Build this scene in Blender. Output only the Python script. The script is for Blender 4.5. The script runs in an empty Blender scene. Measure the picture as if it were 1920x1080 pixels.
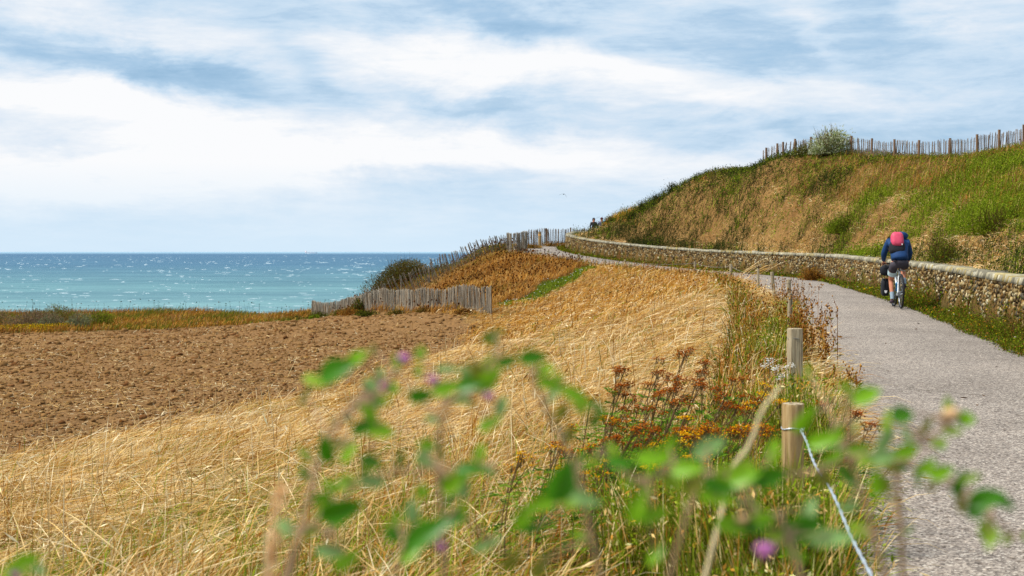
import bpy, math, random
import numpy as np
from mathutils import Vector, Matrix
R = math.radians
rng = np.random.default_rng(7)
random.seed(7)
C = bpy.context.scene.collection
scn = bpy.context.scene

# ------------------------------------------------------------------ camera
F = 2400.0            # focal length in photo pixels (45 mm on a 36 mm wide sensor)
cam_d = bpy.data.cameras.new('camera')
cam = bpy.data.objects.new('camera', cam_d); C.objects.link(cam)
cam.location = (0, 0, 0); cam.rotation_euler = (R(90), 0, 0)
cam_d.lens = 45; cam_d.sensor_width = 36
cam_d.shift_y = -(540 - 472) / 1920.0
cam_d.clip_start = 0.05; cam_d.clip_end = 200000
cam_d.dof.use_dof = True; cam_d.dof.focus_distance = 14; cam_d.dof.aperture_fstop = 4.6
cam_d.dof.aperture_blades = 7
scn.camera = cam
scn.view_settings.view_transform = 'Standard'; scn.view_settings.look = 'None'
scn.view_settings.exposure = 0.42; scn.view_settings.gamma = 1
scn.view_settings.use_curve_mapping = False
scn.cycles.max_bounces = 6; scn.cycles.diffuse_bounces = 3; scn.cycles.transmission_bounces = 4
scn.cycles.use_denoising = True

# ------------------------------------------------------------------ sky and sun
SUN_EL, SUN_AZ = R(54), R(-98)         # azimuth from +Y towards +X
def lin(r, g, b, k=1.0):
    f = lambda v: ((v/255+0.055)/1.055)**2.4 if v > 10 else v/255/12.92
    return np.array([f(r)*k, f(g)*k, f(b)*k])
def lin4(r, g, b, k=1.0):
    return tuple(lin(r, g, b, k)) + (1.0,)

world = bpy.data.worlds.new('World'); scn.world = world; world.use_nodes = True
class NT:
    def __init__(s, nt): s.nt = nt; s.n = nt.nodes; s.l = nt.links
    def node(s, t, **kw):
        n = s.n.new(t)
        for k, v in kw.items(): setattr(n, k, v)
        return n
    def put(s, sock, v):
        if hasattr(v, 'is_output') or isinstance(v, bpy.types.NodeSocket): s.l.new(v, sock)
        else: sock.default_value = v
    def m(s, op, a, b=0.0, c=None, clamp=False):
        n = s.node('ShaderNodeMath', operation=op, use_clamp=clamp)
        s.put(n.inputs[0], a); s.put(n.inputs[1], b)
        if c is not None: s.put(n.inputs[2], c)
        return n.outputs[0]
    def noise(s, vec, scale, detail=4, rough=0.55, dist=0.0, out='Fac', lac=2.0):
        n = s.node('ShaderNodeTexNoise'); s.put(n.inputs['Vector'], vec)
        n.inputs['Scale'].default_value = scale; n.inputs['Detail'].default_value = detail
        n.inputs['Roughness'].default_value = rough; n.inputs['Distortion'].default_value = dist
        n.inputs['Lacunarity'].default_value = lac
        return n.outputs[out]
    def vor(s, vec, scale, feature='F1', out='Distance', rand=1.0):
        n = s.node('ShaderNodeTexVoronoi', feature=feature); s.put(n.inputs['Vector'], vec)
        n.inputs['Scale'].default_value = scale; n.inputs['Randomness'].default_value = rand
        return n.outputs[out]
    def ramp(s, fac, stops, interp='LINEAR'):
        n = s.node('ShaderNodeValToRGB'); s.put(n.inputs[0], fac)
        cr = n.color_ramp; cr.interpolation = interp
        while len(cr.elements) < len(stops): cr.elements.new(0.5)
        for e, (p, c) in zip(cr.elements, stops):
            e.position = p; e.color = c if len(c) == 4 else tuple(c) + (1,)
        return n.outputs[0]
    def mix(s, fac, a, b, blend='MIX'):
        n = s.node('ShaderNodeMix', data_type='RGBA', blend_type=blend)
        s.put(n.inputs[0], fac); s.put(n.inputs[6], a); s.put(n.inputs[7], b)
        return n.outputs[2]
    def mapping(s, vec, scale=(1,1,1), rot=(0,0,0), loc=(0,0,0)):
        n = s.node('ShaderNodeMapping'); s.put(n.inputs[0], vec)
        n.inputs['Scale'].default_value = scale; n.inputs['Rotation'].default_value = rot; n.inputs['Location'].default_value = loc
        return n.outputs[0]
    def comb(s, x, y, z=0.0):
        n = s.node('ShaderNodeCombineXYZ'); s.put(n.inputs[0], x); s.put(n.inputs[1], y); s.put(n.inputs[2], z)
        return n.outputs[0]

def build_sky():
    t = NT(world.node_tree); t.n.clear()
    out = t.node('ShaderNodeOutputWorld'); bg = t.node('ShaderNodeBackground')
    t.l.new(bg.outputs[0], out.inputs[0])
    sky = t.node('ShaderNodeTexSky', sky_type='NISHITA', sun_disc=False)
    sky.sun_elevation = SUN_EL; sky.sun_rotation = SUN_AZ
    sky.altitude = 30; sky.air_density = 1.0; sky.dust_density = 1.5; sky.ozone_density = 1.5
    tc = t.node('ShaderNodeTexCoord'); d = tc.outputs['Generated']
    sp = t.node('ShaderNodeSeparateXYZ'); t.l.new(d, sp.inputs[0])
    az = t.m('ARCTAN2', sp.outputs[0], sp.outputs[1]); el = t.m('ARCSINE', sp.outputs[2])
    # warp the sky coordinates so that the banks get torn, streaky edges
    flat = t.comb(az, t.m('MULTIPLY', el, 2.6), 0.0)
    tilt = t.mapping(flat, rot=(0, 0, R(14)))
    wc = t.noise(tilt, 7.0, 6, 0.62, 0.4, out='Color')
    ws = t.node('ShaderNodeSeparateColor'); t.l.new(wc, ws.inputs[0])
    wa = t.m('MULTIPLY', t.m('SUBTRACT', ws.outputs[0], 0.5), 0.17)
    we = t.m('MULTIPLY', t.m('SUBTRACT', ws.outputs[1], 0.5), 0.075)
    A = t.m('ADD', az, wa); E = t.m('ADD', el, we)
    lobes = [  # px, py, half-width, half-height, tilt deg, weight (white +, slate -)
        (150, 95, 330, 42, -11, -1.0), (420, 150, 150, 26, -8, -.6), (90, 10, 210, 28, -5, .55), (330, 60, 90, 30, -20, .25),
        (620, 10, 260, 40, -8, -.45), (560, 110, 90, 22, -40, -.55), (880, 20, 170, 30, 0, -.55),
        (60, 165, 260, 36, -8, .9), (260, 205, 300, 34, -8, .8), (560, 170, 160, 40, -20, .35), (180, 262, 260, 9, 0, -.30),
        (120, 320, 330, 52, 0, .85), (480, 290, 330, 36, 0, .65), (850, 290, 260, 34, 6, .60), (250, 370, 170, 22, 0, .55),
        (760, 110, 190, 52, -5, 1.05), (1080, 120, 230, 46, -12, .75), (1360, 165, 280, 36, -8, .65), (1700, 165, 170, 20, -5, .35),
        (880, 200, 210, 26, -12, -.45), (1130, 235, 260, 30, -8, -.40), (760, 225, 120, 16, -14, .2),
        (1000, 40, 130, 34, -12, -.65), (1180, 28, 130, 24, 5, .2), (1400, 75, 190, 42, -12, -.62), (1510, 40, 90, 24, -40, .5),
        (1700, 60, 200, 50, -10, -.45), (1780, 20, 110, 18, -20, .45), (1560, 235, 330, 30, -6, -.62), (1860, 180, 130, 60, 0, -.5),
        (1060, 300, 180, 42, -10, .65), (1250, 285, 160, 20, -6, .45), (1300, 330, 160, 22, 0, .30), (1450, 260, 80, 14, -30, .3),
        (650, 345, 420, 16, 0, -.15), (900, 375, 600, 26, 0, -.18), (1100, 255, 90, 20, 0, .15)]
    acc = 0.0
    for px, py, sx, sy, rot, w in lobes:
        a0 = math.atan((px-960)/F); e0 = math.atan((472-py)/F*math.cos(a0))
        cr, sr = math.cos(R(rot)), math.sin(R(rot))
        x = t.m('SUBTRACT', A, a0); y = t.m('SUBTRACT', E, e0)
        u = t.m('MULTIPLY', t.m('ADD', t.m('MULTIPLY', x, cr), t.m('MULTIPLY', y, sr)), F/sx/1.25)
        v = t.m('MULTIPLY', t.m('SUBTRACT', t.m('MULTIPLY', y, cr), t.m('MULTIPLY', x, sr)), F/sy/1.25)
        g = t.m('POWER', 2.718, t.m('MULTIPLY', t.m('ADD', t.m('MULTIPLY', u, u), t.m('MULTIPLY', v, v)), -1.0))
        acc = t.m('MULTIPLY_ADD', g, w, acc) if not isinstance(acc, float) else t.m('MULTIPLY', g, w)
    n1 = t.noise(tilt, 5.5, 9, 0.66, 0.5)
    n2 = t.noise(t.mapping(flat, scale=(1, 2.2, 1), rot=(0, 0, R(10)), loc=(3, 1, 0)), 14.0, 8, 0.7, 0.3)
    # finer, flatter detail close to the horizon
    val = t.m('ADD', t.m('MULTIPLY', acc, 0.36), 0.505)
    val = t.m('ADD', val, t.m('MULTIPLY', t.m('SUBTRACT', n1, 0.5), 0.80))
    val = t.m('ADD', val, t.m('MULTIPLY', t.m('SUBTRACT', n2, 0.5), 0.62))
    low = t.m('MULTIPLY', t.m('SUBTRACT', 0.068, el), 16.0, clamp=True)      # clear pale air over the sea
    k = 0.76
    cloud = t.ramp(val, [(0.0, lin4(146, 184, 216, k)), (0.20, lin4(170, 202, 230, k)), (0.42, lin4(201, 222, 241, k)),
                         (0.62, lin4(225, 235, 246, k)), (0.88, lin4(249, 250, 252, k))])
    hz = lin4(212, 233, 249, 0.77)
    cloud = t.mix(t.m('MULTIPLY', low, 0.85), cloud, hz)
    gap = t.m('MULTIPLY', t.m('SUBTRACT', 0.36, val), 1.6, clamp=True)          # blue sky where the cloud thins
    nish = t.mix(1.0, sky.outputs[0], (0.10, 0.10, 0.10, 1), 'MULTIPLY')
    col = t.mix(t.m('MINIMUM', gap, 0.10), cloud, nish)
    t.l.new(col, bg.inputs[0]); bg.inputs[1].default_value = 1.0
build_sky()
sun_d = bpy.data.lights.new('sun', 'SUN'); sun_d.energy = 4.2; sun_d.angle = R(13); sun_d.color = (1.0, .95, .87)
sun = bpy.data.objects.new('sun', sun_d); C.objects.link(sun)
sdir = Vector((math.sin(SUN_AZ)*math.cos(SUN_EL), math.cos(SUN_AZ)*math.cos(SUN_EL), math.sin(SUN_EL)))
sun.rotation_euler = sdir.to_track_quat('Z', 'Y').to_euler(); sun.location = (0, 0, 60)

# ------------------------------------------------------------------ helpers
def tag(o, label=None, cat=None, group=None, kind=None):
    if label: o['label'] = label
    if cat: o['category'] = cat
    if group: o['group'] = group
    if kind: o['kind'] = kind
    return o
def empty(name, loc, label, cat, group=None, rz=0.0):
    o = bpy.data.objects.new(name, None); C.objects.link(o); o.location = loc; o.rotation_euler = (0, 0, rz)
    o.empty_display_size = .1
    return tag(o, label, cat, group)

def mat_basic(name, col, rough=.6, metal=0., noise=None, bump=None, spec=.3, sheen=0):
    """plain principled material; noise=(scale, amount 0..1) mottles the colour, bump=(scale, strength)"""
    m = bpy.data.materials.new(name); m.use_nodes = True; t = NT(m.node_tree); p = t.n['Principled BSDF']
    p.inputs['Roughness'].default_value = rough; p.inputs['Metallic'].default_value = metal
    p.inputs['Specular IOR Level'].default_value = spec
    if sheen: p.inputs['Sheen Weight'].default_value = sheen
    c = tuple(col)[:3] + (1,)
    tc = t.node('ShaderNodeTexCoord').outputs['Object']
    if noise:
        f = t.noise(tc, noise[0], 5, .6)
        lo = tuple(v*(1-noise[1]) for v in c[:3]) + (1,); hi = tuple(min(1, v*(1+noise[1])) for v in c[:3]) + (1,)
        t.l.new(t.ramp(f, [(0.3, lo), (0.7, hi)]), p.inputs['Base Color'])
    else: p.inputs['Base Color'].default_value = c
    if bump:
        b = t.node('ShaderNodeBump'); b.inputs['Strength'].default_value = bump[1]; b.inputs['Distance'].default_value = .02
        t.l.new(t.noise(tc, bump[0], 5, .6), b.inputs['Height']); t.l.new(b.outputs[0], p.inputs['Normal'])
    return m
def mat_plant(name, trans=.3, rough=.8, gloss=0.0):
    """colour comes from the mesh's own Col attribute; leaves let some light through"""
    m = bpy.data.materials.new(name); m.use_nodes = True; t = NT(m.node_tree); t.n.clear()
    out = t.node('ShaderNodeOutputMaterial'); a = t.node('ShaderNodeAttribute', attribute_name='Col')
    d = t.node('ShaderNodeBsdfDiffuse'); tr = t.node('ShaderNodeBsdfTranslucent'); mx = t.node('ShaderNodeMixShader')
    t.l.new(a.outputs[0], d.inputs[0]); t.l.new(a.outputs[0], tr.inputs[0])
    mx.inputs[0].default_value = trans; t.l.new(d.outputs[0], mx.inputs[1]); t.l.new(tr.outputs[0], mx.inputs[2])
    last = mx.outputs[0]
    if gloss > 0:
        g = t.node('ShaderNodeBsdfGlossy'); g.inputs['Roughness'].default_value = rough*.5
        m2 = t.node('ShaderNodeMixShader'); m2.inputs[0].default_value = gloss
        t.l.new(last, m2.inputs[1]); t.l.new(g.outputs[0], m2.inputs[2]); last = m2.outputs[0]
    t.l.new(last, out.inputs[0])
    return m

def raw_mesh(name, V, loops, starts, mat, parent=None, col=None, smooth=False, link=True):
    me = bpy.data.meshes.new(name)
    V = np.ascontiguousarray(V, dtype=np.float32); loops = np.ascontiguousarray(loops, dtype=np.int32)
    me.vertices.add(len(V)); me.vertices.foreach_set('co', V.ravel())
    me.loops.add(len(loops)); me.loops.foreach_set('vertex_index', loops)
    me.polygons.add(len(starts)); me.polygons.foreach_set('loop_start', np.ascontiguousarray(starts, dtype=np.int32))
    if smooth: me.polygons.foreach_set('use_smooth', np.ones(len(starts), dtype=bool))
    me.update(calc_edges=True)
    if col is not None:
        at = me.color_attributes.new('Col', 'FLOAT_COLOR', 'POINT')
        c4 = np.ones((len(V), 4), dtype=np.float32); c4[:, :3] = col
        at.data.foreach_set('color', c4.ravel())
    if mat: me.materials.append(mat)
    if not link: return me
    o = bpy.data.objects.new(name, me); C.objects.link(o)
    if parent: o.parent = parent
    return o

class MB:
    """collects shapes and builds them as one mesh"""
    def __init__(s): s.V = []; s.F = []; s.C = []
    def add(s, V, Fc, col=None):
        b = len(s.V); s.V += [tuple(v) for v in V]; s.F += [tuple(i+b for i in f) for f in Fc]
        s.C += [tuple(col) if col is not None else (1, 1, 1)]*len(V)
    def box(s, c, size, rot=None, col=None, taper=1.0):
        hx, hy, hz = [v/2 for v in size]; V = []
        for z in (-1, 1):
            k = taper if z > 0 else 1
            for x, y in ((-1, -1), (1, -1), (1, 1), (-1, 1)): V.append(Vector((x*hx*k, y*hy*k, z*hz)))
        if rot is not None: V = [rot @ v for v in V]
        c = Vector(c); s.add([v + c for v in V], [(3,2,1,0), (4,5,6,7), (0,1,5,4), (1,2,6,5), (2,3,7,6), (3,0,4,7)], col)
    def tube(s, pts, r, n=8, col=None, cap=True, closed=False, flat=1.0):
        pts = [Vector(p) for p in pts]; rr = list(r) if hasattr(r, '__len__') else [r]*len(pts)
        V = []; prev = None; N = len(pts)
        for i, p in enumerate(pts):
            if closed: t = pts[(i+1) % N] - pts[i-1]
            else: t = pts[min(i+1, N-1)] - pts[max(i-1, 0)]
            if t.length < 1e-9: t = Vector((0, 0, 1))
            t.normalize()
            if prev is None:
                a = Vector((0, 0, 1)) if abs(t.z) < .9 else Vector((1, 0, 0))
                u = t.cross(a).normalized()
            else:
                u = (prev - t*prev.dot(t)); u = u.normalized() if u.length > 1e-6 else t.orthogonal().normalized()
            prev = u; w = t.cross(u)
            for k in range(n):
                a = 2*math.pi*k/n
                V.append(p + u*(math.cos(a)*rr[i]) + w*(math.sin(a)*rr[i]*flat))
        Fc = []
        for i in range(N if closed else N-1):
            j = (i+1) % N
            for k in range(n):
                k2 = (k+1) % n; Fc.append((i*n+k, i*n+k2, j*n+k2, j*n+k))
        if cap and not closed:
            Fc.append(tuple(range(n-1, -1, -1))); Fc.append(tuple((N-1)*n+k for k in range(n)))
        s.add(V, Fc, col)
    def ball(s, c, r, nu=10, nv=7, rot=None, col=None, jit=0.0, pw=1.0):
        r = Vector(r) if hasattr(r, '__len__') else Vector((r, r, r)); c = Vector(c); V = []
        sg = lambda v: math.copysign(abs(v)**pw, v)
        def P(a, b):
            v = Vector((sg(math.cos(b))*sg(math.cos(a))*r.x, sg(math.cos(b))*sg(math.sin(a))*r.y, sg(math.sin(b))*r.z))
            if jit: v *= 1 + random.uniform(-jit, jit)
            return c + (rot @ v if rot is not None else v)
        V.append(P(0, -math.pi/2))
        for i in range(1, nv):
            for k in range(nu): V.append(P(2*math.pi*k/nu, -math.pi/2 + math.pi*i/nv))
        V.append(P(0, math.pi/2)); Fc = []
        for k in range(nu): Fc.append((0, 1+(k+1) % nu, 1+k))
        for i in range(nv-2):
            for k in range(nu):
                a = 1+i*nu+k; b = 1+i*nu+(k+1) % nu; Fc.append((a, b, b+nu, a+nu))
        e = len(V)-1
        for k in range(nu): Fc.append((e, 1+(nv-2)*nu+k, 1+(nv-2)*nu+(k+1) % nu))
        s.add(V, Fc, col)
    def build(s, name, mat, parent=None, smooth=True, bevel=0, usecol=False):
        st = np.cumsum([0]+[len(f) for f in s.F[:-1]]); lp = [i for f in s.F for i in f]
        o = raw_mesh(name, np.array(s.V), lp, st, mat, parent, np.array(s.C) if usecol else None, smooth)
        if bevel:
            b = o.modifiers.new('bevel', 'BEVEL'); b.width = bevel; b.segments = 2; b.limit_method = 'ANGLE'
        if smooth:
            try: o.data.set_sharp_from_angle(angle=R(42))
            except Exception: pass
        return o

# value noise for laying out vegetation
_tab = rng.random((256, 256))
def vn(x, y, sc=1.0, off=0):
    x = np.asarray(x)*sc + off*17.3 + 1000; y = np.asarray(y)*sc + off*9.7 + 1000
    xi = np.floor(x).astype(int); yi = np.floor(y).astype(int); fx = x-xi; fy = y-yi
    fx = fx*fx*(3-2*fx); fy = fy*fy*(3-2*fy); g = lambda a, b: _tab[a & 255, b & 255]
    return (g(xi, yi)*(1-fx)+g(xi+1, yi)*fx)*(1-fy) + (g(xi, yi+1)*(1-fx)+g(xi+1, yi+1)*fx)*fy
def fbm(x, y, sc=1.0, off=0, oct=4):
    s = 0; a = .5; tot = 0
    for i in range(oct): s = s + a*vn(x, y, sc*2**i, off+i*3.1); tot += a; a *= .55
    return s/tot
def sstep(a, b, x):
    t = np.clip((x-a)/(b-a), 0, 1); return t*t*(3-2*t)
def W(px, d): return (px-960)/F*d
def Zp(py, d): return (472-py)/F*d

# ------------------------------------------------------------------ lie of the land
wall_ctl = np.array([  # X, Y, path level beside the wall
    (3.2,-8,-1.46),(4.2,0,-1.45),(5.0,4.5,-1.44),(5.95,9,-1.42),(6.95,14,-1.40),(8.05,20,-1.34),(9.6,29.5,-1.20),(10.77,38,-1.12),
    (11.55,45.5,-1.03),(11.4,50.5,-.98),(10.3,56,-.90),(8.8,62,-.78),(6.8,68,-.55),(4.9,74,-.25),(3.85,78,0.0),(3.5,82,.20),
    (3.9,85,.38),(5.0,87.6,.50),(7.0,89.4,.62),(10,90.6,.8),(14,91.5,1.0),(20,92,1.2)])
def catmull(P, per=8):
    out = []
    Q = np.vstack([2*P[0]-P[1], P, 2*P[-1]-P[-2]])
    for i in range(1, len(Q)-2):
        for k in range(per):
            t = k/per; a, b, c, d = Q[i-1], Q[i], Q[i+1], Q[i+2]
            out.append(.5*((2*b)+(c-a)*t+(2*a-5*b+4*c-d)*t*t+(3*b-a-3*c+d)*t**3))
    out.append(P[-1]); return np.array(out)
WL = catmull(wall_ctl, 8)
_seg = np.diff(WL[:, :2], axis=0); _sl = np.linalg.norm(_seg, axis=1); WS = np.concatenate([[0], np.cumsum(_sl)])
def near_wall(x, y):
    """signed distance (+ on the hill side) and path level at the nearest wall point"""
    x = np.asarray(x, float).ravel(); y = np.asarray(y, float).ravel()
    D = np.empty(len(x)); Zb = np.empty(len(x)); S = np.empty(len(x))
    for a in range(0, len(x), 20000):
        px = x[a:a+20000, None]-WL[None, :-1, 0]; py = y[a:a+20000, None]-WL[None, :-1, 1]
        t = np.clip((px*_seg[:, 0]+py*_seg[:, 1])/_sl**2, 0, 1)
        dx = px-t*_seg[:, 0]; dy = py-t*_seg[:, 1]; d2 = dx*dx+dy*dy; k = d2.argmin(1); r = np.arange(len(k))
        crs = _seg[k, 0]*dy[r, k]-_seg[k, 1]*dx[r, k]
        D[a:a+20000] = np.sqrt(d2[r, k])*np.where(crs > 0, -1, 1)
        Zb[a:a+20000] = WL[k, 2]+(WL[k+1, 2]-WL[k, 2])*t[r, k]; S[a:a+20000] = WS[k]+t[r, k]*_sl[k]
    return D, Zb, S
def P3(px, py, d): return (W(px, d), d, Zp(py, d))
ctlL = [(0,0,-1.46),(-3,0,-1.7),(-10,0,-2.1),(0,4,-1.52),(-2,4,-1.64),(-4,8,-2.0),(-2,8,-1.82),(0,8,-1.62),(-7,13,-2.5),(-3.5,13,-2.2),(0,13,-1.72),
 (2.6,12,-1.42),(-5.4,18,-2.66),(-3.5,24,-2.75),(-1.3,36,-2.9),(-1.2,45,-2.78),(-.6,50,-2.62),(-12,18,-2.75),(-20,30,-3.1),(-12,36,-3.1),(-22,50,-3.6),
 (-12,56,-3.5),(-24,60,-3.85),(-10.5,68,-3.7),(-5,66,-3.3),(1.5,20,-1.85),(1.2,28,-2.1),(3.5,28,-1.6),(2,36,-2.05),(4.5,38,-1.45),(1.5,46,-2.2),(4.0,48,-1.6),
 (2.8,54,-1.72),(1.1,55,-2.05),(3.6,61,-1.05),(5.4,56,-1.15),
 P3(1060,487,70),P3(985,461,79),P3(900,487,76),P3(860,500,75),P3(830,515,73),P3(760,548,72),P3(690,576,70),P3(930,500,68),P3(1000,490,66),P3(960,530,60),
 P3(1060,515,62),P3(870,545,60),P3(780,565,62),(-.6,52.5,-2.25),(-2.0,53,-2.32),(-2.9,55,-2.45),(-4.5,57,-2.62),(-7.5,62,-3.05),(-10,66,-3.45),P3(740,583,59),P3(690,587,62),P3(650,590,65.5),P3(590,594,70),
 (-2.2,82,-.5),(-5,80,-1.9),(-9,80,-3.3),(-1.2,88,-.6),(3,92,.5),(2,100,.4),(-20,80,-4.1),(-12,84,-4.15),(-32,60,-4.0),(-35,75,-4.2),(-60,20,-3.9),(-60,80,-4.6),(-25,10,-2.9),(-60,-10,-3.4),(-20,-8,-2.5)]
ctlR = [(8.7,21,-.5),(10.8,27,.1),P3(1920,408,33),P3(1920,335,41),P3(1900,284,48),(19.5,56,3.9),(24,60,3.9),(30,50,4.0),(30,80,4.4),(14,20,.4),(22,25,2.0),
 P3(1700,443,42),P3(1700,388,47),P3(1700,302,54.5),P3(1640,304,57),P3(1500,443,54),P3(1500,375,57.5),P3(1480,309,62),P3(1430,313,63.5),P3(1400,434,59.5),P3(1400,374,62),P3(1400,321,66),
 P3(1300,434,65),P3(1300,377,67),P3(1320,331,70),P3(1260,361,72),P3(1200,437,71),P3(1200,403,74),P3(1140,419,78),P3(1113,425,81.5),P3(1132,417,80.5),(9.3,80,2.9),(13,75,4.15),(14.5,68,4.15),(7,84,2.0),
 (10,86,2.4),(15,84,3.6),(7,12,-.6),(12,8,-.3),(30,10,1.5),(60,40,4.6),(60,90,4.8),(60,0,2),(25,100,4.2),(5,-8,-.8)]
class RBF:
    def __init__(s, pts):
        P = np.array(pts, float); s.P = P[:, :2]; n = len(P)
        K = s.k(np.linalg.norm(s.P[:, None]-s.P[None], axis=2)) + np.eye(n)*.02
        A = np.zeros((n+1, n+1)); A[:n, :n] = K; A[:n, n] = 1; A[n, :n] = 1
        w = np.linalg.solve(A, np.append(P[:, 2], 0)); s.w = w[:n]; s.c = w[n]
    k = staticmethod(lambda r: -np.sqrt(r*r+1.5))
    def __call__(s, x, y):
        out = np.empty(len(x))
        for a in range(0, len(x), 20000):
            r = np.hypot(x[a:a+20000, None]-s.P[None, :, 0], y[a:a+20000, None]-s.P[None, :, 1])
            out[a:a+20000] = s.k(r)@s.w+s.c
        return out
fL = RBF(ctlL); fR = RBF(ctlR)
WALL_H = .90
field_poly = np.array([(-1.15,49.3),(-1.0,45),(-1.35,36),(-3.4,25),(-5.2,18),(-5.9,15.5),(-8.5,12.5),(-60,3),(-70,60),(-24,60.5),(-10.2,66.8),(-6.8,61.5),(-4.6,56.6),(-2.6,51.5)])
def in_poly(x, y, P):
    ins = np.zeros(len(x), bool); n = len(P)
    for i in range(n):
        x1, y1 = P[i]; x2, y2 = P[(i+1) % n]
        c = ((y1 > y) != (y2 > y)) & (x < (x2-x1)*(y-y1)/(y2-y1+1e-12)+x1); ins ^= c
    return ins
def coast(x):  # how far the land goes before it drops to the sea
    return 84 + 3*vn(x, x*0, .12, 3) + 22*sstep(0, 3.5, x) + 190*sstep(9, 40, x)
def ground_z(x, y):
    x = np.asarray(x, float).ravel(); y = np.asarray(y, float).ravel()
    D, Zb, S = near_wall(x, y)
    zl = fL(np.clip(x, -60, 60), np.clip(y, -20, 110)); zr = fR(np.clip(x, -60, 70), np.clip(y, -20, 110))
    zl = zl + (fbm(x, y, .5, 1)-.5)*.22*sstep(4.2, 7, -D) + (fbm(x, y, 1.7, 5)-.5)*.10*sstep(4, 5, -D)
    fld = in_poly(x, y, field_poly)
    zl = zl + np.where(fld, (vn(x, y, 4.5, 2)-.5)*.07+(vn(x, y, 9, 4)-.5)*.05, 0)
    a = -D
    left = Zb + (zl-Zb)*sstep(4.0, 7.5, a)
    left = np.where(a < 4.0, Zb-.035, left-.035*(1-sstep(4.0, 4.6, a)))
    hz = zr + (fbm(x, y, .30, 11)-.5)*.35*sstep(3, 8, D) + (fbm(x, y, 1.2, 15)-.5)*.07*sstep(1, 3, D)
    right = (Zb+WALL_H-.16)*(1-sstep(.5, 3.0, D)) + hz*sstep(.5, 3.0, D)
    z = np.where(D > 0, right, left)
    cz = sstep(0, 10, y-coast(x)); z = z*(1-cz) + (-32)*cz
    cw = sstep(75, 95, -x); z = z*(1-cw)+(-32)*cw
    return z
xs = np.concatenate([[-400,-250,-150,-110], np.arange(-95,-40,3), np.arange(-40,-14,.5), np.arange(-14,22,.25), np.arange(22,50,1.5), [55,62,70,85,110,150,200,300,400]])
ys = np.concatenate([[-60,-40,-25,-15], np.arange(-10,0,1), np.arange(0,98,.25), np.arange(98,130,1.5), [135,145,160,180,200,230,260,300]])
GX, GY = np.meshgrid(xs, ys); GZ = ground_z(GX, GY).reshape(GX.shape)
def zat(x, y):
    """height of the ground sheet, read off its own grid"""
    x = np.asarray(x, float); y = np.asarray(y, float)
    i = np.clip(np.searchsorted(xs, x)-1, 0, len(xs)-2); j = np.clip(np.searchsorted(ys, y)-1, 0, len(ys)-2)
    fx = (x-xs[i])/(xs[i+1]-xs[i]); fy = (y-ys[j])/(ys[j+1]-ys[j])
    return (GZ[j, i]*(1-fx)+GZ[j, i+1]*fx)*(1-fy)+(GZ[j+1, i]*(1-fx)+GZ[j+1, i+1]*fx)*fy
_D, _, _S = near_wall(GX, GY); GD = _D.reshape(GX.shape)
def dat(x, y):
    x = np.asarray(x, float); y = np.asarray(y, float)
    i = np.clip(np.searchsorted(xs, x)-1, 0, len(xs)-2); j = np.clip(np.searchsorted(ys, y)-1, 0, len(ys)-2)
    fx = (x-xs[i])/(xs[i+1]-xs[i]); fy = (y-ys[j])/(ys[j+1]-ys[j])
    return (GD[j, i]*(1-fx)+GD[j, i+1]*fx)*(1-fy)+(GD[j+1, i]*(1-fx)+GD[j+1, i+1]*fx)*fy
def zat1(x, y): return float(zat(np.array([x]), np.array([y]))[0])
# ------------------------------------------------------------------ ground, path, sea
SOIL = lin(162, 122, 76, .60); STRAWG = lin(196, 156, 96, .62); GREENG = lin(92, 104, 44, .6); RUSTG = lin(140, 96, 48, .6)
track = np.array([(5.2,64.0),(3.6,61),(2.2,58.5),(.9,55.2),(-.3,53.5)])
def dist_line(x, y, P):
    best = np.full(len(x), 1e9)
    for a, b in zip(P[:-1], P[1:]):
        e = b-a; t = np.clip(((x-a[0])*e[0]+(y-a[1])*e[1])/(e@e), 0, 1)
        best = np.minimum(best, np.hypot(x-a[0]-t*e[0], y-a[1]-t*e[1]))
    return best
def zone(x, y):
    """0 field 1 slope 2 mound 3 track 4 path verge 5 cliff strip 6 hill 7 path 8 wall foot 9 far side of the path"""
    D = dat(x, y); a = -D
    z = np.full(len(x), 1)
    jx = x+(vn(x, y, 1.3, 8)-.5)*.7+(vn(x, y, 5, 9)-.5)*.3; jy = y+(vn(x, y, 1.3, 18)-.5)*.7
    mound = (y > 52.4+.35*(x < -2)*(-x-2)) & (x > -9.5) & ((x-.9)*.6 - (y-55.2)*.27 < 0.0) & ~(y > 69+0*x)
    mound |= (y >= 66) & (x > -9.5+0*(y)) & (x < 6)
    z[mound] = 2
    z[(z != 2) & (y > 57) & (x < -4)] = 5
    z[in_poly(jx, jy, field_poly)] = 0
    z[(dist_line(jx, jy, track) < .62)] = 3
    z[(a > 3.5) & (a < 4.75)] = np.where(y[(a > 3.5) & (a < 4.75)] > 77, 9, 4)
    z[(a > .6) & (a <= 3.5)] = 7
    z[(a <= .6) & (a > 0)] = 8
    z[D > 0] = 6
    return z
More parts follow.
